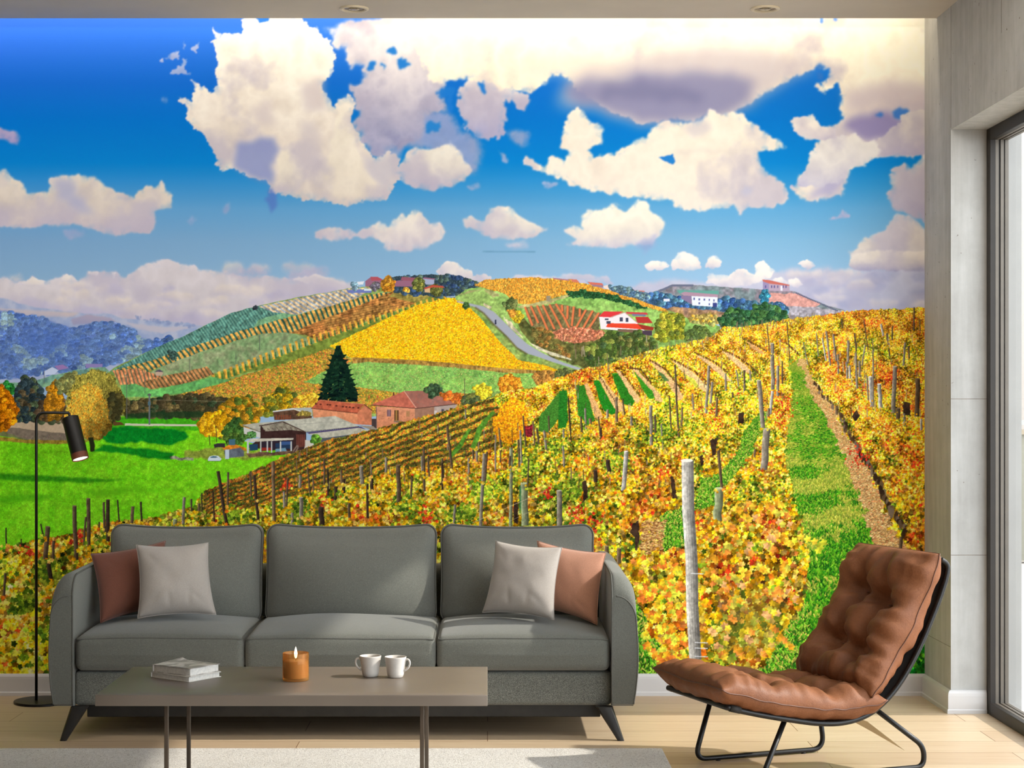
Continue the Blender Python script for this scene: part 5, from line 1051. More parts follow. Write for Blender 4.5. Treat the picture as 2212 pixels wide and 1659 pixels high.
# concrete wall: pier at the back, lintel over the opening, pier at the front
struct('wall_right', MB().box(WX, 1.945, -.397, .004, 0, 2.85), M['concrete'])
struct('wall_right_lintel', MB().box(WX, 1.945, -7.5, -.397, 2.193, 2.85), M['concrete'])
struct('wall_right_front', MB().box(WX, 1.945, -9.0, -7.5, 0, 2.85), M['concrete'])
# form joints and tie holes pressed into the concrete
j = MB()
j.box(WX - .0006, WX + .002, -.397, -.002, .247, .2485)
for z in (.593, 1.18): j.box(WX, 1.876, -.3976, -.395, z, z + .0018)
j.box(WX - .0006, WX + .002, -.3995, -.3975, 2.2, 2.657); j.box(WX - .0006, WX + .002, -1.05, -1.048, 2.42, 2.657)
struct('trim_4', j, m_plain('dark joint line', (120, 110, 98), .9, .1, 20))
def baseboard(name, path):
    """profiled board swept along the foot of the wall; path of (x, y) with the room at the left-hand side"""
    prof = [(0, 0), (.017, 0), (.017, .013), (.0135, .017), (.0135, .066), (.0125, .076), (.009, .083), (.004, .087), (0, .087)]
    V = []; F = []; n = len(prof)
    P = [Vector((x, y, 0)) for x, y in path]
    for i, p in enumerate(P):
        d0 = (P[i] - P[i - 1]).normalized() if i else (P[1] - P[0]).normalized(); d1 = (P[i + 1] - P[i]).normalized() if i < len(P) - 1 else d0
        n0 = Vector((-d0.y, d0.x, 0)); n1 = Vector((-d1.y, d1.x, 0)); nn = (n0 + n1); nn = nn / (nn.dot(n0))
        for o_, z in prof: V.append(p + nn * o_ + Vector((0, 0, z)))
    for i in range(len(P) - 1):
        for k in range(n): F.append((i * n + k, i * n + (k + 1) % n, (i + 1) * n + (k + 1) % n, (i + 1) * n + k))
    F.append(tuple(range(n))); F.append(tuple(range((len(P) - 1) * n + n - 1, (len(P) - 1) * n - 1, -1)))
    o = mesh(name, V, F, M['baseboard'], None, False); o['kind'] = 'structure'
    bpy_fix_normals(o)
    return o
def bpy_fix_normals(o):
    bm = bmesh.new(); bm.from_mesh(o.data); bmesh.ops.recalc_face_normals(bm, faces=bm.faces); bm.to_mesh(o.data); bm.free()
baseboard('baseboard_back', [(WX, .004), (-3.3, .004)])
baseboard('baseboard_right', [(1.874, -.397), (WX, -.397), (WX, -.0135)])

# sliding window: nested frames, each a ring of the opening
def ring(x0, x1, y0, y1, z0, z1, t, name, m, parent):
    b = MB(); b.box(x0, x1, y1 - t, y1, z0, z1); b.box(x0, x1, y0, y0 + t, z0, z1); b.box(x0, x1, y0 + t, y1 - t, z1 - t, z1); b.box(x0, x1, y0 + t, y1 - t, z0, z0 + t)
    return b.build(name, m, parent, False, None, .0015)
win = MB()
fx = 1.876
b = MB()
def ringinto(b, x0, x1, t, z0=0., z1=2.193, y0=-7.5, y1=-.397):
    b.box(x0, x1, y1 - t, y1, z0, z1); b.box(x0, x1, y0, y0 + t, z0, z1); b.box(x0, x1, y0 + t, y1 - t, z1 - t, z1); b.box(x0, x1, y0 + t, y1 - t, z0, z0 + t)
ringinto(b, fx, fx + .021, .045)
wo = b.build('window_1', M['window_dark'], None, False, None, .002); wo['kind'] = 'structure'
for k, (a, c, nm, mm, t) in enumerate(((.021, .033, 'window_frame', 'window_taupe', .045), (.033, .040, 'window_gasket', 'gasket', .041), (.040, .052, 'window_frame', 'window_taupe', .045), (.052, .057, 'window_gasket', 'gasket', .041), (.057, .070, 'window_frame', 'window_taupe', .045))):
    b = MB(); ringinto(b, fx + a, fx + c, t); b.build(nm, M[mm], wo, False)
b = MB(); b.box(fx + .0445, fx + .0485, -7.46, -.44, .043, 2.15); b.build('window_pane', M['glass'], wo, False)
b = MB().box(1.9461, 1.995, -.44, .16, -.02, 2.95).box(1.9461, 1.96, -9, -.44, 2.20, 2.95); o = b.build('trim_1', M['white_paint'], None, False); o['kind'] = 'structure'

# outside: terrace, neighbouring wall, parapet and handrail
struct('ground_outside', MB().box(1.946, 9, -9, 14, -.12, -.02), M['terrace'])
pt = thing('balcony_parapet', (4.3, 6.0, 0), 'sage beige balcony wall with white rail seen through the window', 'balcony')
MB().box(-1.6, 1.6, -.06, .06, 0, .93).build('panel', M['outside_wall'], pt, False)
MB().box(-1.6, 1.6, -.09, .09, .93, .965).build('coping', m_plain('beige coping', (140, 126, 104), .7), pt, False)
MB().box(-1.6, 1.6, -.03, .03, 1.0, 1.035).build('handrail', M['white_paint'], pt, False)
for q in (-1.5, -.75, 0, .75, 1.5): MB().box(q - .01, q + .01, -.01, .01, .965, 1.0).build('post', M['white_paint'], pt, False)
nb = thing('neighbour_house', (5.6, 9.5, 0), 'cream outside house wall rising beyond the balcony rail', 'building')
MB().box(-3.4, 2.4, 0, .3, -.1, 5.5).build('wall', m_plain('cream render', (160, 150, 140), .9, .02, 2), nb, False)
for q in (-1.1, 1.0): MB().box(q - .4, q + .4, -.02, .0, 1.3, 2.6).build('shutter', m_plain('beige shutter', (140, 132, 118), .7), nb, False)

# ---------------------------------------------------------------- wall mural: printed landscape
def build_mural():
    S = 1.
    im = paint_mural(S * 2)                         # painted at double density, then averaged
    h_, w_ = im.shape[:2]; im = im[:h_ // 2 * 2, :w_ // 2 * 2].reshape(h_ // 2, 2, w_ // 2, 2, 3).mean((1, 3))
    H, W = im.shape[:2]
    lin = np.where(im <= .04045, im / 12.92, ((im + .055) / 1.055) ** 2.4).astype(np.float32)
    z_of = lambda v: 1.17 - (v - 868) / 542.08
    x_of = lambda u: (u - 1053) / 542.08
    lin = np.minimum(lin * PRINT_GAIN, .97)
    def block(r0, r1, step):
        """grid rows r0..r1 of the print with the given stride"""
        rows = list(range(r0, r1, step)) + [r1]
        cols = list(range(0, W - 1, step)) + [W - 1]
        c = lin[np.ix_(rows, cols)]
        if step > 1:
            acc = np.zeros_like(c); 
            for dy in range(step):
                for dx in range(step):
                    rr = np.clip(np.array(rows) + dy - step // 2, 0, H - 1); cc = np.clip(np.array(cols) + dx - step // 2, 0, W - 1)
                    acc += lin[np.ix_(rr, cc)]
            c = acc / step ** 2
        xs = x_of(np.array(cols) / S); zs = z_of(np.array(rows) / S + 38.)
        # paper goes on beyond the left edge and up into the ceiling recess
        xs = np.concatenate([[-3.29], xs]); c = np.concatenate([c[:, :1], c], 1)
        if r0 == 0:
            zs = np.concatenate([[2.85], zs]); c = np.concatenate([c[:1], c], 0)
        xs[-1] = WX
        return xs, zs, c
    split = int((560 - 38) * S)
    V = []; F = []; Cc = []; base = 0
    for (xs, zs, c) in (block(0, split, 2), block(split, H - 1, 1)):
        if base: zs[-1] = .0862
        nx, nz = len(xs), len(zs)
        v = np.zeros((nz, nx, 3), np.float32); v[..., 0] = xs[None]; v[..., 2] = zs[:, None]
        i = np.arange(nz * nx).reshape(nz, nx) + base
        f = np.stack([i[1:, :-1], i[1:, 1:], i[:-1, 1:], i[:-1, :-1]], -1).reshape(-1, 4)
        V.append(v.reshape(-1, 3)); F.append(f); Cc.append(c.reshape(-1, 3)); base += nz * nx
    # thin back sheet so that the paper has thickness
    V = np.concatenate(V); F = np.concatenate(F); Cc = np.concatenate(Cc)
    me = bpy.data.meshes.new('wall_mural')
    me.vertices.add(len(V)); me.vertices.foreach_set('co', V.ravel())
    me.loops.add(F.size); me.loops.foreach_set('vertex_index', F.ravel().astype(np.int32))
    me.polygons.add(len(F)); me.polygons.foreach_set('loop_start', np.arange(0, F.size, 4, dtype=np.int32))
    me.update(calc_edges=True)
    at = me.color_attributes.new('print', 'FLOAT_COLOR', 'POINT')
    at.data.foreach_set('color', np.concatenate([Cc, np.ones((len(Cc), 1), np.float32)], 1).ravel())
    m = bpy.data.materials.new('printed wallpaper'); m.use_nodes = True; k = N(m)
    k.b.inputs['Roughness'].default_value = .95; k.b.inputs['Specular IOR Level'].default_value = 0.
    a = k.n('ShaderNodeAttribute'); a.attribute_name = 'print'; k.base(a.outputs['Color'])
    o = link('wall_mural', me, m, None, False)
    tag(o, 'wall-wide mural print of autumn vineyards and farmhouses under a cloudy blue sky', 'mural')
build_mural()

# ---------------------------------------------------------------- ceiling spotlights
def downlight(px, label):
    d = 3800 * (2.657 - 1.17) / (868 - 18); x = (px - 1053) * d / 3800; y = d - 7.01
    r = 31.5 * d / 3800
    t = thing('ceiling_spotlight', (x, y, 2.657), label, 'spotlight', 'recessed spotlights')
    k = r
    MB().lathe([(k, .0), (k, -.004), (k * .93, -.007), (k * .78, -.006), (k * .72, -.001), (k * .70, .012), (k * .66, .012)], 48).build('trim_ring', m_plain('cream metal ring', (214, 200, 172), .5, .03), t)
    MB().lathe([(k * .70, .0), (k * .66, -.0015), (k * .5, -.001), (k * .02, -.0008)], 40).build('reflector', m_plain('dull bronze reflector', (128, 112, 84), .35, .2, 60, .6), t)
    MB().lathe([(k * .40, -.0012), (k * .38, -.004), (k * .22, -.006), (k * .01, -.0065)], 32).build('bulb', m_plain('unlit lamp glass', (150, 136, 108), .2, .2, 80), t)
downlight(765, 'round recessed ceiling spotlight above the sofa')
downlight(1653, 'round recessed ceiling spotlight nearer the concrete wall')

# ---------------------------------------------------------------- rug
rug = MB().rbox((-1.35, -2.1, .006), (1.934, .975, .006), .004, 24, None, 2).build('area_rug', M['rug'])
tag(rug, 'cream speckled loop-pile rug under the coffee table', 'rug')

# ---------------------------------------------------------------- sofa
SF = -.92
sofa = thing('three_seat_sofa', (-.503, -.5, 0), 'grey fabric three-seat sofa with curved arms and black tapered legs', 'sofa')
def at_sofa(mb): mb.V = [(v[0] + .503, v[1] + .5, v[2]) for v in mb.V]; return mb
at_sofa(MB().rbox((-.503, -.50, .171), (.935, .385, .059), .014, 20)).build('base', M['sofa_base'], sofa)
at_sofa(MB().box(-1.40, .395, -.86, -.84, .068, .113).box(-1.40, .395, -.16, -.14, .068, .113)).build('rail', M['black_wood'], sofa, False, None, .003)
at_sofa(MB().rbox((-.503, -.16, .33), (.95, .055, .21), .04, 16)).build('back_frame', M['sofa'], sofa)
def arm(sg):
    """side arm: slab with a rounded front-top corner and an outward rolled top edge"""
    xo = -1.513 if sg < 0 else .516; xi = -1.437 if sg < 0 else .431
    n_d = 26; prof = []
    # outline in the y-z plane (front rounded), then thickness across x with rolled shoulder
    y0, y1, z0, z1 = SF, -.09, .113, .572
    def top_at(y):                                     # crest falls gently, then rounds at the front
        r = .075; e = (y0 + r) - y
        if e > 0: return z1 - r + math.sqrt(max(0, r * r - e * e))
        return z1 + .012 * min(1, (y - y0) / .8)
    V = []; F = []
    ys = [y0 + .075 * (1 - math.cos(math.pi / 2 * i / 9)) for i in range(9)] + [y0 + .075 + (y1 - y0 - .075) * i / 16 for i in range(17)]
    ring_n = None
    for y in ys:
        zt = top_at(y); w = abs(xo - xi); R = .075; ring_ = []
        zz0 = z0 + (.0 if y > y0 + .02 else (y0 + .02 - y) * .5)
        # inner bottom -> inner top -> over the shoulder -> outer bottom
        ri = .012
        for i in range(8): ring_.append((xi, zz0 + (max(zt - ri, zz0 + .01) - zz0) * i / 7))
        for i in range(1, 5): a = math.pi / 2 * i / 4; ring_.append((xi + (xo - xi) / w * ri * (1 - math.cos(a)), zt - ri + ri * math.sin(a)))
        R_ = min(w - ri - .003, max(.01, zt - zz0 - .02))
        for i in range(0, 9): a = math.pi / 2 * i / 8; ring_.append((xo - (xo - xi) / w * R_ * (1 - math.sin(a)) , zt - R_ * (1 - math.cos(a)) * 1.35))
        zs = zt - R_ * 1.35
        for i in range(1, 9):
            z = zs + (zz0 - zs) * i / 8; f = i / 8
            ring_.append((xo + (xo - xi) / w * (.006 * math.sin(math.pi * f) - .010 * f ** 3), z))
        ring_n = len(ring_)
        for (x, z) in ring_: V.append((x, y, z))
    m_ = len(ys)
    for i in range(m_ - 1):
        for k in range(ring_n):
            k2 = (k + 1) % ring_n; F.append((i * ring_n + k, i * ring_n + k2, (i + 1) * ring_n + k2, (i + 1) * ring_n + k))
    F.append(tuple(range(ring_n))); F.append(tuple((m_ - 1) * ring_n + k for k in range(ring_n)))
    b = MB(); b.add(V, F); o = at_sofa(b).build('arm', M['sofa'], sofa, True); bpy_fix_normals(o); o.data.set_sharp_from_angle(angle=math.radians(50))
    # piping along inner and outer front edges, over the shoulder and back
    for side in ('in', 'out'):
        path = []
        if side == 'in':
            for z in (.12, .25, .38, .47): path.append((xi, y0 + .001, z))
            for i in range(9):
                a = math.pi / 2 * i / 8; path.append((xi, y0 + .075 - .075 * math.cos(a), z1 - .075 + .075 * math.sin(a) - .004))
            for y in (-.7, -.5, -.3, -.12): path.append((xi + sg * .002, y, top_at(y) - .003))
        else:
            for q in range(ring_n - 1, 11, -1):
                p = V[q]; path.append((p[0], p[1] + .001, p[2]))
        b = MB().tube(smooth_path(path, 4), .0028, 8); at_sofa(b).build('piping', M['piping'], o)
arm(-1); arm(1)
def seat(x0, x1, k):
    cx, hw = (x0 + x1) / 2, (x1 - x0) / 2 - .0025; cy, hd = -.585, .325; cz, hh = .293, .058
    def df(u, v, w, p):
        q = p.copy(); a = max(0, 1 - u * u); c = max(0, 1 - v * v)
        if w > 0: q.z += w * (.030 * a ** .8 * c ** .6 + .010 * c ** .5 + .004 * wv(p.x * 4, p.y * 4, k))
        q.y -= max(0, -v) * .012 * a * (1 - abs(w)); q.x += u * .004 * (1 - w * w) * c
        q.z += .0
        return q
    V, F = rounded_box((cx, cy, cz), (hw, hd, hh), .024, 18, df, 5)
    b = MB(); b.add(V, F); o = at_sofa(b).build('seat_cushion', M['sofa'], sofa)
    path = []
    r = .024
    for (a, c) in [(-1 + 2 * i / 20, -1) for i in range(21)] + [(1, -1 + 2 * i / 14) for i in range(1, 15)] + [(1 - 2 * i / 20, 1) for i in range(1, 21)] + [(-1, 1 - 2 * i / 14) for i in range(1, 15)]:
        p = Vector((max(-hw + .006, min(hw - .006, a * hw)), max(-hd + .007, min(hd - .007, c * hd)), hh - .008))
        e = df(p.x / hw, p.y / hd, .86, p)
        path.append((cx + e.x, cy + e.y, cz + e.z))
    P = smooth_path(path[:-1], 2, True)
    at_sofa(MB().tube(P, .0026, 7)).build('piping', M['piping'], o)
seat(-1.4335, -.845, 1); seat(-.845, -.178, 2); seat(-.178, .4275, 3)
def backc(x0, x1, k):
    cx, hw = (x0 + x1) / 2, (x1 - x0) / 2 - .003; hh, hd = .187, .065
    cz = .525; cy = -.400
    def df(u, v, w, p):
        q = p.copy(); a = max(0, 1 - abs(u) ** 2.4); c = max(0, 1 - abs(w) ** 2.2)
        front = max(0, -v)
        q.y -= front * (.095 * a * max(0, 1 - abs(w + .25) ** 2.0) ** .8) - max(0, v) * .02 * a * c
        q.z -= max(0, w) ** 2 * .017 * a                          # dip of the top edge between its ears
        q.y += .06 * (w + 1) * .5 + .012                          # leans back
        q.x *= 1 - .02 * c
        q.y += .004 * wv(p.x * 5, p.z * 5, k * 3.) * front
        return q
    V, F = rounded_box((cx, cy, cz), (hw, hd, hh), .05, 18, df, 6)
    b = MB(); b.add(V, F); o = at_sofa(b).build('back_cushion', M['sofa'], sofa)
    path = []
    ang = []
    r = .05
    for (sx, sz, a0) in ((1, -1, -90), (1, 1, 0), (-1, 1, 90), (-1, -1, 180)):
        for i in range(9):
            a = math.radians(a0 + 90 * i / 8); path.append(Vector((sx * (hw - r) + r * math.cos(a), -hd + .03, sz * (hh - r) + r * math.sin(a))))
    pp = []
    for i, p in enumerate(path):
        q = path[(i + 1) % len(path)]
        n = 10 if (p - q).length > .05 else 1
        for s in range(n): pp.append(p.lerp(q, s / n))
    out = []
    for p in pp:
        e = df(p.x / hw, -.3, p.z / hh, p); out.append((cx + e.x, cy + e.y, cz + e.z))
    at_sofa(MB().tube(smooth_path(out, 1, True), .003, 7)).build('piping', M['piping'], o)
backc(-1.425, -.843, 1); backc(-.838, -.186, 2); backc(-.181, .405, 3)
def sleg(x, y, dx, dy):
    b = MB(); V = []; n = 14
    for f in (0, .5, 1):
        r = .030 + (.0115 - .030) * f; z = .113 * (1 - f)
        cx, cy = x + dx * f, y + dy * f
        for k in range(n):
            a = 2 * math.pi * k / n; ca, sa = math.cos(a), math.sin(a); s = (abs(ca) ** 4 + abs(sa) ** 4) ** -.25
            V.append((cx + r * ca * s, cy + r * .8 * sa * s, z))
    F = []
    for i in range(2):
        for k in range(n): F.append((i * n + k, (i + 1) * n + k, (i + 1) * n + (k + 1) % n, i * n + (k + 1) % n))
    F.append(tuple(range(n))); F.append(tuple(2 * n + k for k in range(n - 1, -1, -1)))
    b.add(V, F); o = at_sofa(b).build('leg', M['black_wood'], sofa, True, 40); bpy_fix_normals(o)
sleg(-1.415, -.90, -.050, -.035); sleg(.405, -.90, .056, -.035); sleg(-1.35, -.22, .0, .03); sleg(.34, -.22, .0, .03)

# ---------------------------------------------------------------- scatter pillows
def pillow(name, corners, thick, m, label, cat='pillow', group=None, seed=0, sag=.0, seam=True):
    """corners: bottom-left, bottom-right, top-right, top-left of the face in world space"""
    A, B_, C_, D_ = [Vector(c) for c in corners]; n = 36
    ce = (A + B_ + C_ + D_) / 4; nrm = (B_ - A).cross(D_ - A).normalized()         # points away from viewer if clockwise
    V = []; F = []; t = thing(name, ce, label, cat, group)
    def P(u, v, side):
        a = u * 2 - 1; c = v * 2 - 1
        pin = .085
        uu = .5 + (a * (1 - pin * (1 - c * c) ** 1.0)) / 2; vv = .5 + (c * (1 - pin * (1 - a * a) ** 1.0)) / 2
        p = A.lerp(B_, uu).lerp(D_.lerp(C_, uu), vv)
        h = (max(0, 1 - abs(a) ** 2.6) * max(0, 1 - abs(c) ** 2.6)) ** .58
        edge = max(abs(a), abs(c))
        wr = wv(a * 2.2 + seed, c * 2.2, seed * 3.1) * .12 * h + .10 * h * abs(wv(a * 5 + c * 2, seed * 1.7 + c * 3, 4.)) * (edge ** 2)
        cre = 0
        for (ax_, cx_, dx_, dz_) in ((-.75, -.7, 1, .9), (.75, -.72, -1, .8), (.3, -.8, .15, 1), (-.2, -.85, -.1, 1), (-.8, .75, .9, -1)):
            px_, pz_ = a - ax_, c - cx_; L = math.hypot(dx_, dz_); al = (px_ * dx_ + pz_ * dz_) / L; ac = (px_ * dz_ - pz_ * dx_) / L
            cre += math.exp(-(ac / .07) ** 2) * math.exp(-((al - .2) / .22) ** 2)
        h2 = h * (1 + wr) - .09 * cre * h
        return p - ce + nrm * side * thick * .5 * h2 * (1 + sag * (-c))
    for side in (1, -1):
        base = len(V)
        for j in range(n + 1):
            for i in range(n + 1): V.append(P(i / n, j / n, side))
        for j in range(n):
            for i in range(n):
                q = [base + j * (n + 1) + i, base + j * (n + 1) + i + 1, base + (j + 1) * (n + 1) + i + 1, base + (j + 1) * (n + 1) + i]
                F.append(tuple(q if side > 0 else q[::-1]))
    me = bpy.data.meshes.new('cover'); me.from_pydata([tuple(v) for v in V], [], F)
    bm = bmesh.new(); bm.from_mesh(me); bmesh.ops.remove_doubles(bm, verts=bm.verts, dist=.0002); bmesh.ops.recalc_face_normals(bm, faces=bm.faces); bm.to_mesh(me); bm.free()
    link('cover', me, m, t)
    if seam:
        path = [P(i / n, 0, 1) for i in range(n)] + [P(1, i / n, 1) for i in range(n)] + [P(1 - i / n, 1, 1) for i in range(n)] + [P(0, 1 - i / n, 1) for i in range(n)]
        path.append(path[0]); MB().tube(path, .0013, 6).build('seam', m, t)
    return t
def wp(px, py, y):
    d = 7.01 + y; return ((px - 1053) * d / 3800, y, 1.17 - (py - 868) * d / 3800)
G1 = 'throw pillows on the sofa'
pillow('throw_pillow', [wp(217, 1346, -.74), wp(352, 1312, -.58), wp(358, 1168, -.50), wp(196, 1196, -.62)], .10, M['brown_cloth'], 'rust brown pillow leaning behind the grey one at the sofa\'s left arm', group=G1, seed=1)
pillow('throw_pillow', [wp(297, 1336, -.76), wp(467, 1328, -.69), wp(450, 1172, -.61), wp(294, 1177, -.68)], .12, M['grey_cloth'], 'light grey pillow in front of the rust brown pillow', group=G1, seed=2)
pillow('throw_pillow', [wp(1160, 1312, -.56), wp(1290, 1350, -.74), wp(1309, 1194, -.62), wp(1160, 1168, -.50)], .10, M['tan_cloth'], 'tan pillow tucked against the sofa\'s right arm', group=G1, seed=3)
pillow('throw_pillow', [wp(1042, 1323, -.66), wp(1197, 1339, -.78), wp(1214, 1182, -.70), wp(1071, 1168, -.58)], .12, M['grey_cloth'], 'light grey pillow in front of the tan pillow', group=G1, seed=4)

# ---------------------------------------------------------------- coffee table and what stands on it
TZ = .360; KT = .931      # table height; size of the things on it
tab = thing('coffee_table', (-.542, -1.8895, 0), 'low taupe rectangular coffee table on slim flat legs', 'coffee table')
MB().rbox((0, 0, TZ - .0154), (.5423, .2607, .0154), .0015, 10, None, 1).build('tabletop', M['table'], tab)
for (x, y) in ((-.352, -.2206), (-.352, .1443), (.360, -.2206), (.360, .1443)):
    MB().rbox((x, y, (TZ - .031 + .0125) / 2), (.006, .0043, (TZ - .031 - .0125) / 2), .001, 4, None, 1).build('leg', M['table_leg'], tab)
for x in (-.352, .360):
    MB().rbox((x, -.038, TZ - .0352), (.006, .178, .0042), .001, 4, None, 1).build('leg_rail', M['table_leg'], tab)
def on_table(x, y, dz=0.): return (x * KT, (y + 7.01) * KT - 7.01, TZ + dz * KT)
def book(name, c, ang, hx, hy, z0, h, label, printed):
    t = thing(name, on_table(c[0], c[1], z0), label, 'book', 'books on the coffee table', ang); t.scale = (KT, KT, KT)
    MB().rbox((-.001, 0, h / 2), (hx - .004, hy - .003, h / 2 - .0012), .0008, 8, None, 1).build('pages', M['paper'], t)
    b = MB(); b.rbox((0, 0, .0009), (hx, hy, .0009), .0004, 4, None, 1); 
    if not printed: b.rbox((0, 0, h - .0009), (hx, hy, .0009), .0004, 4, None, 1)
    else:
        def curl(u, v, w, p):
            q = p.copy(); e = max(0, -u - .55) / .45; q.z += .0045 * e ** 2 * max(0, v + .6) ; return q
        b.rbox((0, 0, h - .0009), (hx, hy, .0009), .0004, 16, curl, 1)
    b.rbox((-hx + .001, 0, h / 2), (.0012, hy, h / 2), .0005, 4, None, 1)
    m = M['cover']
    if printed:
        m = mat('cover with a pale grey picture', rough=.5); k = N(m); v = k.co('Object', (1, 1, 1))
        f = k.noise(v, 14, 3, .5, .6); g = k.noise(k.co('Object', (60, 5, 1)), 1.5, 2)
        c1 = k.ramp(f, [(.46, srgb(222, 216, 210)), (.52, srgb(140, 134, 126))]); k.base(k.mix(.3, c1, k.ramp(g, [(.4, srgb(226, 220, 214)), (.6, srgb(176, 170, 164))])))
    b.build('cover', m, t)
    return t
ba = math.atan2(.111, .0825) - math.pi / 2
fc = Vector((-.9245, -1.555)); e1 = Vector((.0825, .111)); e2 = Vector((-.140, .104)) 
cb = fc + e1 / 2 + e2 / 2
ang = math.atan2(-e2.y, -e2.x)
book('book', (cb.x, cb.y), ang, .087, .069, .0002, .0165, 'thin white book at the bottom of the stack', False)
book('book', (cb.x + .001, cb.y + .002), ang + .03, .083, .066, .0169, .024, 'thicker white book with grey cover picture on top of the stack', True)
# candle
cd = thing('candle', on_table(-.599, -1.513), 'lit candle in amber glass beside the books', 'candle'); cd.scale = (KT, KT, KT)
mg = bpy.data.materials.new('amber glass'); mg.use_nodes = True; k = N(mg); t_ = mg.node_tree
tr = k.n('ShaderNodeBsdfTransparent'); tr.inputs['Color'].default_value = srgb(255, 240, 214); gl = k.n('ShaderNodeBsdfGlossy'); gl.inputs['Roughness'].default_value = .05; gl.inputs['Color'].default_value = srgb(255, 220, 180)
df_ = k.n('ShaderNodeBsdfDiffuse'); df_.inputs['Color'].default_value = srgb(222, 160, 88); lw = k.n('ShaderNodeLayerWeight'); lw.inputs['Blend'].default_value = .35
m1 = k.n('ShaderNodeMixShader'); m1.inputs[0].default_value = .28; k.l(tr.outputs[0], m1.inputs[1]); k.l(df_.outputs[0], m1.inputs[2])
m2 = k.n('ShaderNodeMixShader'); mu = k.n('ShaderNodeMath', operation='MULTIPLY'); mu.inputs[1].default_value = .5; k.l(lw.outputs['Fresnel'], mu.inputs[0]); k.l(mu.outputs[0], m2.inputs[0]); k.l(m1.outputs[0], m2.inputs[1]); k.l(gl.outputs[0], m2.inputs[2])
k.l(m2.outputs[0], t_.nodes['Material Output'].inputs['Surface'])
MB().lathe([(.001, .0005), (.0395, .0005), (.0412, .003), (.0412, .085), (.0402, .0868), (.039, .085), (.039, .010), (.037, .0085), (.001, .0085)], 56).build('glass_jar', mg, cd)
wx = m_plain('amber lit wax', (236, 196, 148), .5, .05, 20); 
MB().lathe([(.0005, .009), (.0375, .009), (.038, .011), (.038, .060), (.036, .0625), (.0005, .061)], 48).build('wax', wx, cd)
MB().tube([(0, 0, .060), (.0003, 0, .068), (-.0003, 0, .0735)], .0008, 6).build('wick', M['gasket'], cd)
fl = bpy.data.materials.new('candle flame'); fl.use_nodes = True; k = N(fl); k.b.inputs['Emission Color'].default_value = (1, .86, .62, 1); k.b.inputs['Emission Strength'].default_value = 6.; k.b.inputs['Base Color'].default_value = (1, .9, .7, 1)
MB().lathe([(.0003, .068), (.0026, .070), (.0046, .075), (.0050, .081), (.0042, .089), (.0026, .097), (.0010, .1025), (.0002, .105)], 20).build('flame', fl, cd)
# cups
def cup(x, y, hang, label):
    t = thing('mug', on_table(x, y), label, 'cup', 'white cups on the coffee table'); t.scale = (KT, KT, KT)
    H = .066; R = .0345; prof = [(.0005, .0008), (.021, .0008), (.0235, .002), (.0265, .012), (.0288, .028), (.0312, .045), (R - .0006, H - .004), (R, H - .001), (R - .001, H), (R - .0026, H - .001), (.0288, .045), (.0262, .028), (.0235, .012), (.019, .006), (.0005, .005)]
    MB().lathe(prof, 48).build('cup_body', M['china'], t)
    ca, sa = math.cos(hang), math.sin(hang)
    pts = [(.0308, .0545), (.038, .058), (.0445, .0545), (.0465, .045), (.043, .034), (.036, .026), (.0285, .0215)]
    MB().tube(smooth_path([(r * ca, r * sa, z) for r, z in pts], 5), .0032, 10).build('handle', M['china'], t)
cup(-.371, -1.435, math.radians(186), 'white cup whose handle points towards the candle')
cup(-.2905, -1.455, math.radians(-12), 'white cup whose handle points towards the armchair')

# ---------------------------------------------------------------- floor lamp
lamp = thing('floor_lamp', (-1.735, -.165, 0), 'slim black floor lamp with a tilted cylinder shade beside the sofa', 'floor lamp')
MB().lathe([(.0005, 0), (.104, 0), (.1055, .0015), (.1055, .0085), (.1045, .010), (.0005, .010)], 64).build('base', M['black_metal'], lamp, True, 40)
zt = 1.1275; px0 = -.0205
MB().tube(fillet([(px0, 0, .009), (px0, 0, zt), (.107, -.004, zt)], [.036], 10), .0056, 14).build('pole', M['black_metal'], lamp)
sh = bpy.data.objects.new('lamp_shade', None)
ax = Vector((29, 0, -95)).normalized(); ax = (ax + Vector((0, -.22, 0))).normalized()
top = Vector((.1125, -.006, zt - .019)); L = .172; R = .0325
def along(prof, n=40):
    u = ax.cross(Vector((0, 1, 0))).normalized(); v = ax.cross(u); V = []; F = []
    for (r, s) in prof:
        for k_ in range(n):
            a = 2 * math.pi * k_ / n; V.append(top + ax * s + (u * math.cos(a) + v * math.sin(a)) * r)
    for i in range(len(prof) - 1):
        for k_ in range(n): F.append((i * n + k_, i * n + (k_ + 1) % n, (i + 1) * n + (k_ + 1) % n, (i + 1) * n + k_))
    return MB().add(V, F)
shade = along([(.0005, 0), (R - .0015, 0), (R, .0015), (R, L * .86), (R - .0018, L * .86), (R - .0018, .02), (.0005, .02)]).build('lamp_shade', M['black_metal'], lamp, True, 40)
along([(R - .0018, L * .86), (R + .0003, L * .86), (R + .0003, L - .001), (R - .0012, L), (R - .0022, L - .001), (R - .0022, L * .86)]).build('collar', M['copper'], shade, True, 40)
em = bpy.data.materials.new('lit lamp lens'); em.use_nodes = True; k = N(em); k.b.inputs['Emission Color'].default_value = (1, .93, .84, 1); k.b.inputs['Emission Strength'].default_value = 2.2
along([(.0005, L * .972), (R * .5, L * .970), (R - .004, L * .975), (R - .003, L * .95)]).build('lens', em, shade)
MB().tube([(.107, -.004, zt), tuple(top - ax * .001 + Vector((-.0, 0, 0)))], .0052, 12).build('joint', M['black_metal'], lamp)

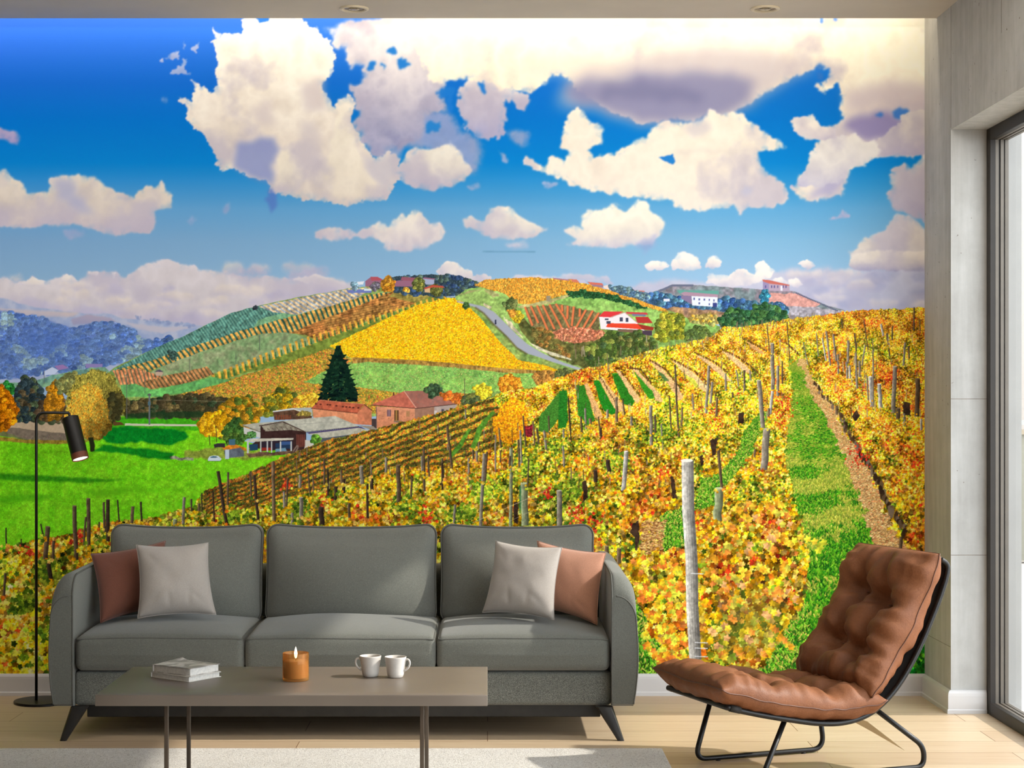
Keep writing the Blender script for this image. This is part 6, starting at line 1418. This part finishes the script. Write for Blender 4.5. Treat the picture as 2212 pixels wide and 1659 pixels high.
# ---------------------------------------------------------------- lounge chair
CF = Vector((.592, -1.30, 0)); CA = Vector((.934, .357, 0)).normalized(); CW = Vector((CA.y, -CA.x, 0))
chair = thing('lounge_chair', (CF.x, CF.y, 0), 'tan leather tufted lounge chair on black tube frame by the window', 'armchair', rz=math.atan2(CA.y, CA.x))
# local frame of the chair: x along CA (front to back), y = -CW (near side is negative)
def rail_z(): return [(-.0, .240), (.07, .222), (.14, .206), (.22, .190), (.30, .176), (.38, .170), (.45, .178), (.51, .200), (.57, .243), (.625, .305), (.68, .390), (.73, .487), (.765, .565), (.785, .625), (.782, .652), (.760, .668)]
RW = .40
railp = smooth_path([(u, 0, z) for u, z in rail_z()], 5)
for nm, v in (('side_rail', 0.), ('side_rail', RW)):
    MB().tube([(p.x, -v, p.z) for p in railp], .0088, 14).build(nm, M['black_metal'], chair)
MB().tube(fillet([(.004, .0, .240), (-.008, -.004, .243), (-.008, -RW + .004, .243), (.004, -RW, .240)], .02), .0092, 14).build('front_rail', M['black_metal'], chair)
MB().tube([(.004, 0, .240), (.02, 0, .2355)], .011, 14).build('connector', M['gasket'], chair); MB().tube([(.0, -RW, .241), (.035, -RW, .232)], .0108, 14).build('connector', M['gasket'], chair)
MB().tube([(.760, 0, .668), (.760, -RW, .668)], .0088, 14).build('top_rail', M['black_metal'], chair)
for v, nm in ((.03, 'sled_leg'), (RW - .035, 'sled_leg')):
    P = fillet([(.115, -v, .205), (.065, -v, .010), (.575, -v, .010), (.555, -v, .110), (.530, -v, .212)], [.05, .05, .02], 8) if v < .1 else \
        fillet([(.215, -v, .192), (.11, -v - .03, .010), (.70, -v - .03, .010), (.70, -v - .03, .075), (.53, -v, .205)], [.05, .035, .05], 8)
    if v < .1: P = fillet([(.135, -v, .205), (.075, -v, .010), (.560, -v, .010), (.535, -v, .185)], [.045, .05], 10)
    MB().tube(P, .0085, 14).build(nm, M['black_metal'], chair)
for (u, v) in ((.16, .03), (.48, .03), (.25, RW - .005), (.6, RW - .005)):
    MB().lathe([(.0004, 0), (.008, 0), (.008, .004), (.0004, .004)], 14, (u, -v, 0)).build('foot_pad', M['gasket'], chair)
# sling of black webbing under the pads
V = []; F = []; nU = len(railp)
for p in railp:
    for q in (.006, RW - .006): V.append((p.x + .0, -q, p.z - .001))
for p in railp:
    for q in (.006, RW - .006): V.append((p.x + .0035, -q, p.z - .0045))
n0 = nU * 2
for i in range(nU - 1):
    F.append((i * 2, i * 2 + 1, i * 2 + 3, i * 2 + 2)); F.append((n0 + i * 2 + 2, n0 + i * 2 + 3, n0 + i * 2 + 1, n0 + i * 2))
    F.append((i * 2, i * 2 + 2, n0 + i * 2 + 2, n0 + i * 2)); F.append((i * 2 + 1, n0 + i * 2 + 1, n0 + i * 2 + 3, i * 2 + 3))
o = mesh('sling', V, F, M['gasket'], chair); bpy_fix_normals(o)
# hanging flap of the sling between the rear legs
V = [(.50, -.20, .165), (.50, -RW + .02, .165), (.625, -RW + .005, .07), (.60, -.22, .11)]
V += [(x + .004, y, z - .004) for x, y, z in V]
o = mesh('sling_flap', V, [(0, 1, 2, 3), (7, 6, 5, 4), (0, 4, 5, 1), (1, 5, 6, 2), (2, 6, 7, 3), (3, 7, 4, 0)], m_plain('cream sling lining', (206, 190, 156), .8, .05), chair, False); bpy_fix_normals(o)

def pad(name, path, half, thick, tufts, seed, ends=(.5, .5), nU=84, nV=56, wob=1.):
    """tufted pad along a centre path (u, z) whose upper side is on the left of the path"""
    P = [Vector((u, 0, z)) for u, z in path]
    Ls = [0]
    for a, b_ in zip(P[:-1], P[1:]): Ls.append(Ls[-1] + (b_ - a).length)
    tot = Ls[-1]
    def cen(s):
        d = s * tot
        for i in range(len(P) - 1):
            if d <= Ls[i + 1] or i == len(P) - 2:
                f = (d - Ls[i]) / (Ls[i + 1] - Ls[i]); return P[i].lerp(P[i + 1], f), (P[i + 1] - P[i]).normalized()
    V = []; F = []
    def pt(s, t, side):
        a, c = s * 2 - 1, t * 2 - 1
        ctr, tan = cen(min(1, max(0, s)))
        tan = (cen(min(1, s + .03))[0] - cen(max(0, s - .03))[0]).normalized()
        nrm = Vector((-tan.z, 0, tan.x))
        h = (max(0, 1 - abs(a) ** 5.5) * max(0, 1 - abs(c) ** 4.6)) ** .5
        pinch = 1 - .045 * (1 - abs(a) ** 2) * abs(c) ** 3 - .012 * math.sin(a * 9 + seed) * abs(c)
        y = -(RW / 2) + -c * half * pinch
        dip = 0
        if side > 0:
            for (ts, tt, am) in tufts:
                ds, dt = (s - ts) * tot, (t - tt) * half * 2
                r2 = math.hypot(ds, dt); dip += am * math.exp(-(r2 / .042) ** 1.4)
                # valleys running from the button
                dip += am * .42 * (math.exp(-((ds + .012 * math.sin(dt * 30 + seed)) / .026) ** 2) * math.exp(-(dt / .15) ** 2) + math.exp(-((dt + .014 * math.sin(ds * 26 + seed)) / .026) ** 2) * math.exp(-(ds / .16) ** 2))
                th = math.atan2(dt, ds); dip += am * .10 * math.cos(th * 7 + ts * 30) * math.exp(-((r2 - .05) / .035) ** 2)
        edge = max(abs(a), abs(c))
        w1 = .10 * wv(ds_(s) * 1., c * 2.2, seed) + .38 * wv(s * tot * 30, c * 1.2 + seed, seed * 2.) * max(0, abs(c) - .45) * 1.8 + .3 * wv(s * 5, c * 8, seed * 3.) * max(0, abs(a) - .45) * 2
        hh = h * (1 + w1 * wob) - min(dip, .92) * h
        off = thick * (.55 * hh if side > 0 else -.40 * h * (1 + w1 * .8))
        q = ctr + nrm * off; q.y = y
        # scalloped seam
        q += nrm * (.006 * wv(s * tot * 20, c * 2, seed + 5.)) * (edge ** 6)
        return q
    def ds_(s): return s * tot * 9
    def ez(i, n): x = i / n; return .5 - .5 * math.cos(math.pi * x) if True else x
    for side in (1, -1):
        base = len(V)
        for i in range(nU + 1):
            s = .5 * ez(i, nU) + .5 * i / nU
            for k_ in range(nV + 1):
                t = .5 * ez(k_, nV) + .5 * k_ / nV; V.append(pt(s, t, side))
        for i in range(nU):
            for k_ in range(nV):
                q = [base + i * (nV + 1) + k_, base + (i + 1) * (nV + 1) + k_, base + (i + 1) * (nV + 1) + k_ + 1, base + i * (nV + 1) + k_ + 1]
                F.append(tuple(q if side > 0 else q[::-1]))
    me = bpy.data.meshes.new(name); me.from_pydata([tuple(v) for v in V], [], F)
    bm = bmesh.new(); bm.from_mesh(me); bmesh.ops.remove_doubles(bm, verts=bm.verts, dist=.0003); bmesh.ops.recalc_face_normals(bm, faces=bm.faces); bm.to_mesh(me); bm.free()
    o = link(name, me, M['leather'], chair)
    sp = []
    for i in range(61): sp.append(pt(i / 60, 0, 1))
    for i in range(1, 41): sp.append(pt(1, i / 40, 1))
    for i in range(1, 61): sp.append(pt(1 - i / 60, 1, 1))
    for i in range(1, 41): sp.append(pt(0, 1 - i / 40, 1))
    MB().tube(sp, .0022, 6).build('seam', m_leather_dark, o)
    for (ts, tt, am) in tufts:
        p = pt(ts, tt, 1); MB().lathe([(.0004, .003), (.006, .0022), (.008, 0), (.0004, -.001)], 14, tuple(p)).build('button', m_leather_dark, o)
    return o
m_leather_dark = m_plain('dark brown leather seam', (92, 54, 34), .5, .1, 60)
seatp = [(-.045, .302), (.0, .288), (.07, .268), (.15, .250), (.23, .234), (.31, .222), (.39, .216), (.45, .217), (.50, .226), (.535, .240)]
pad('seat_pad', seatp, .236, .136, [(.31, .34, .72), (.33, .70, .72), (.66, .32, .7), (.68, .70, .7)], 2.)
backp = [(.485, .248), (.533, .309), (.582, .375), (.629, .443), (.665, .512), (.697, .580), (.721, .638), (.736, .688)]
pad('back_pad', backp, .234, .160, [(.30, .36, .8), (.26, .68, .8), (.68, .34, .82), (.62, .66, .8)], 5.)
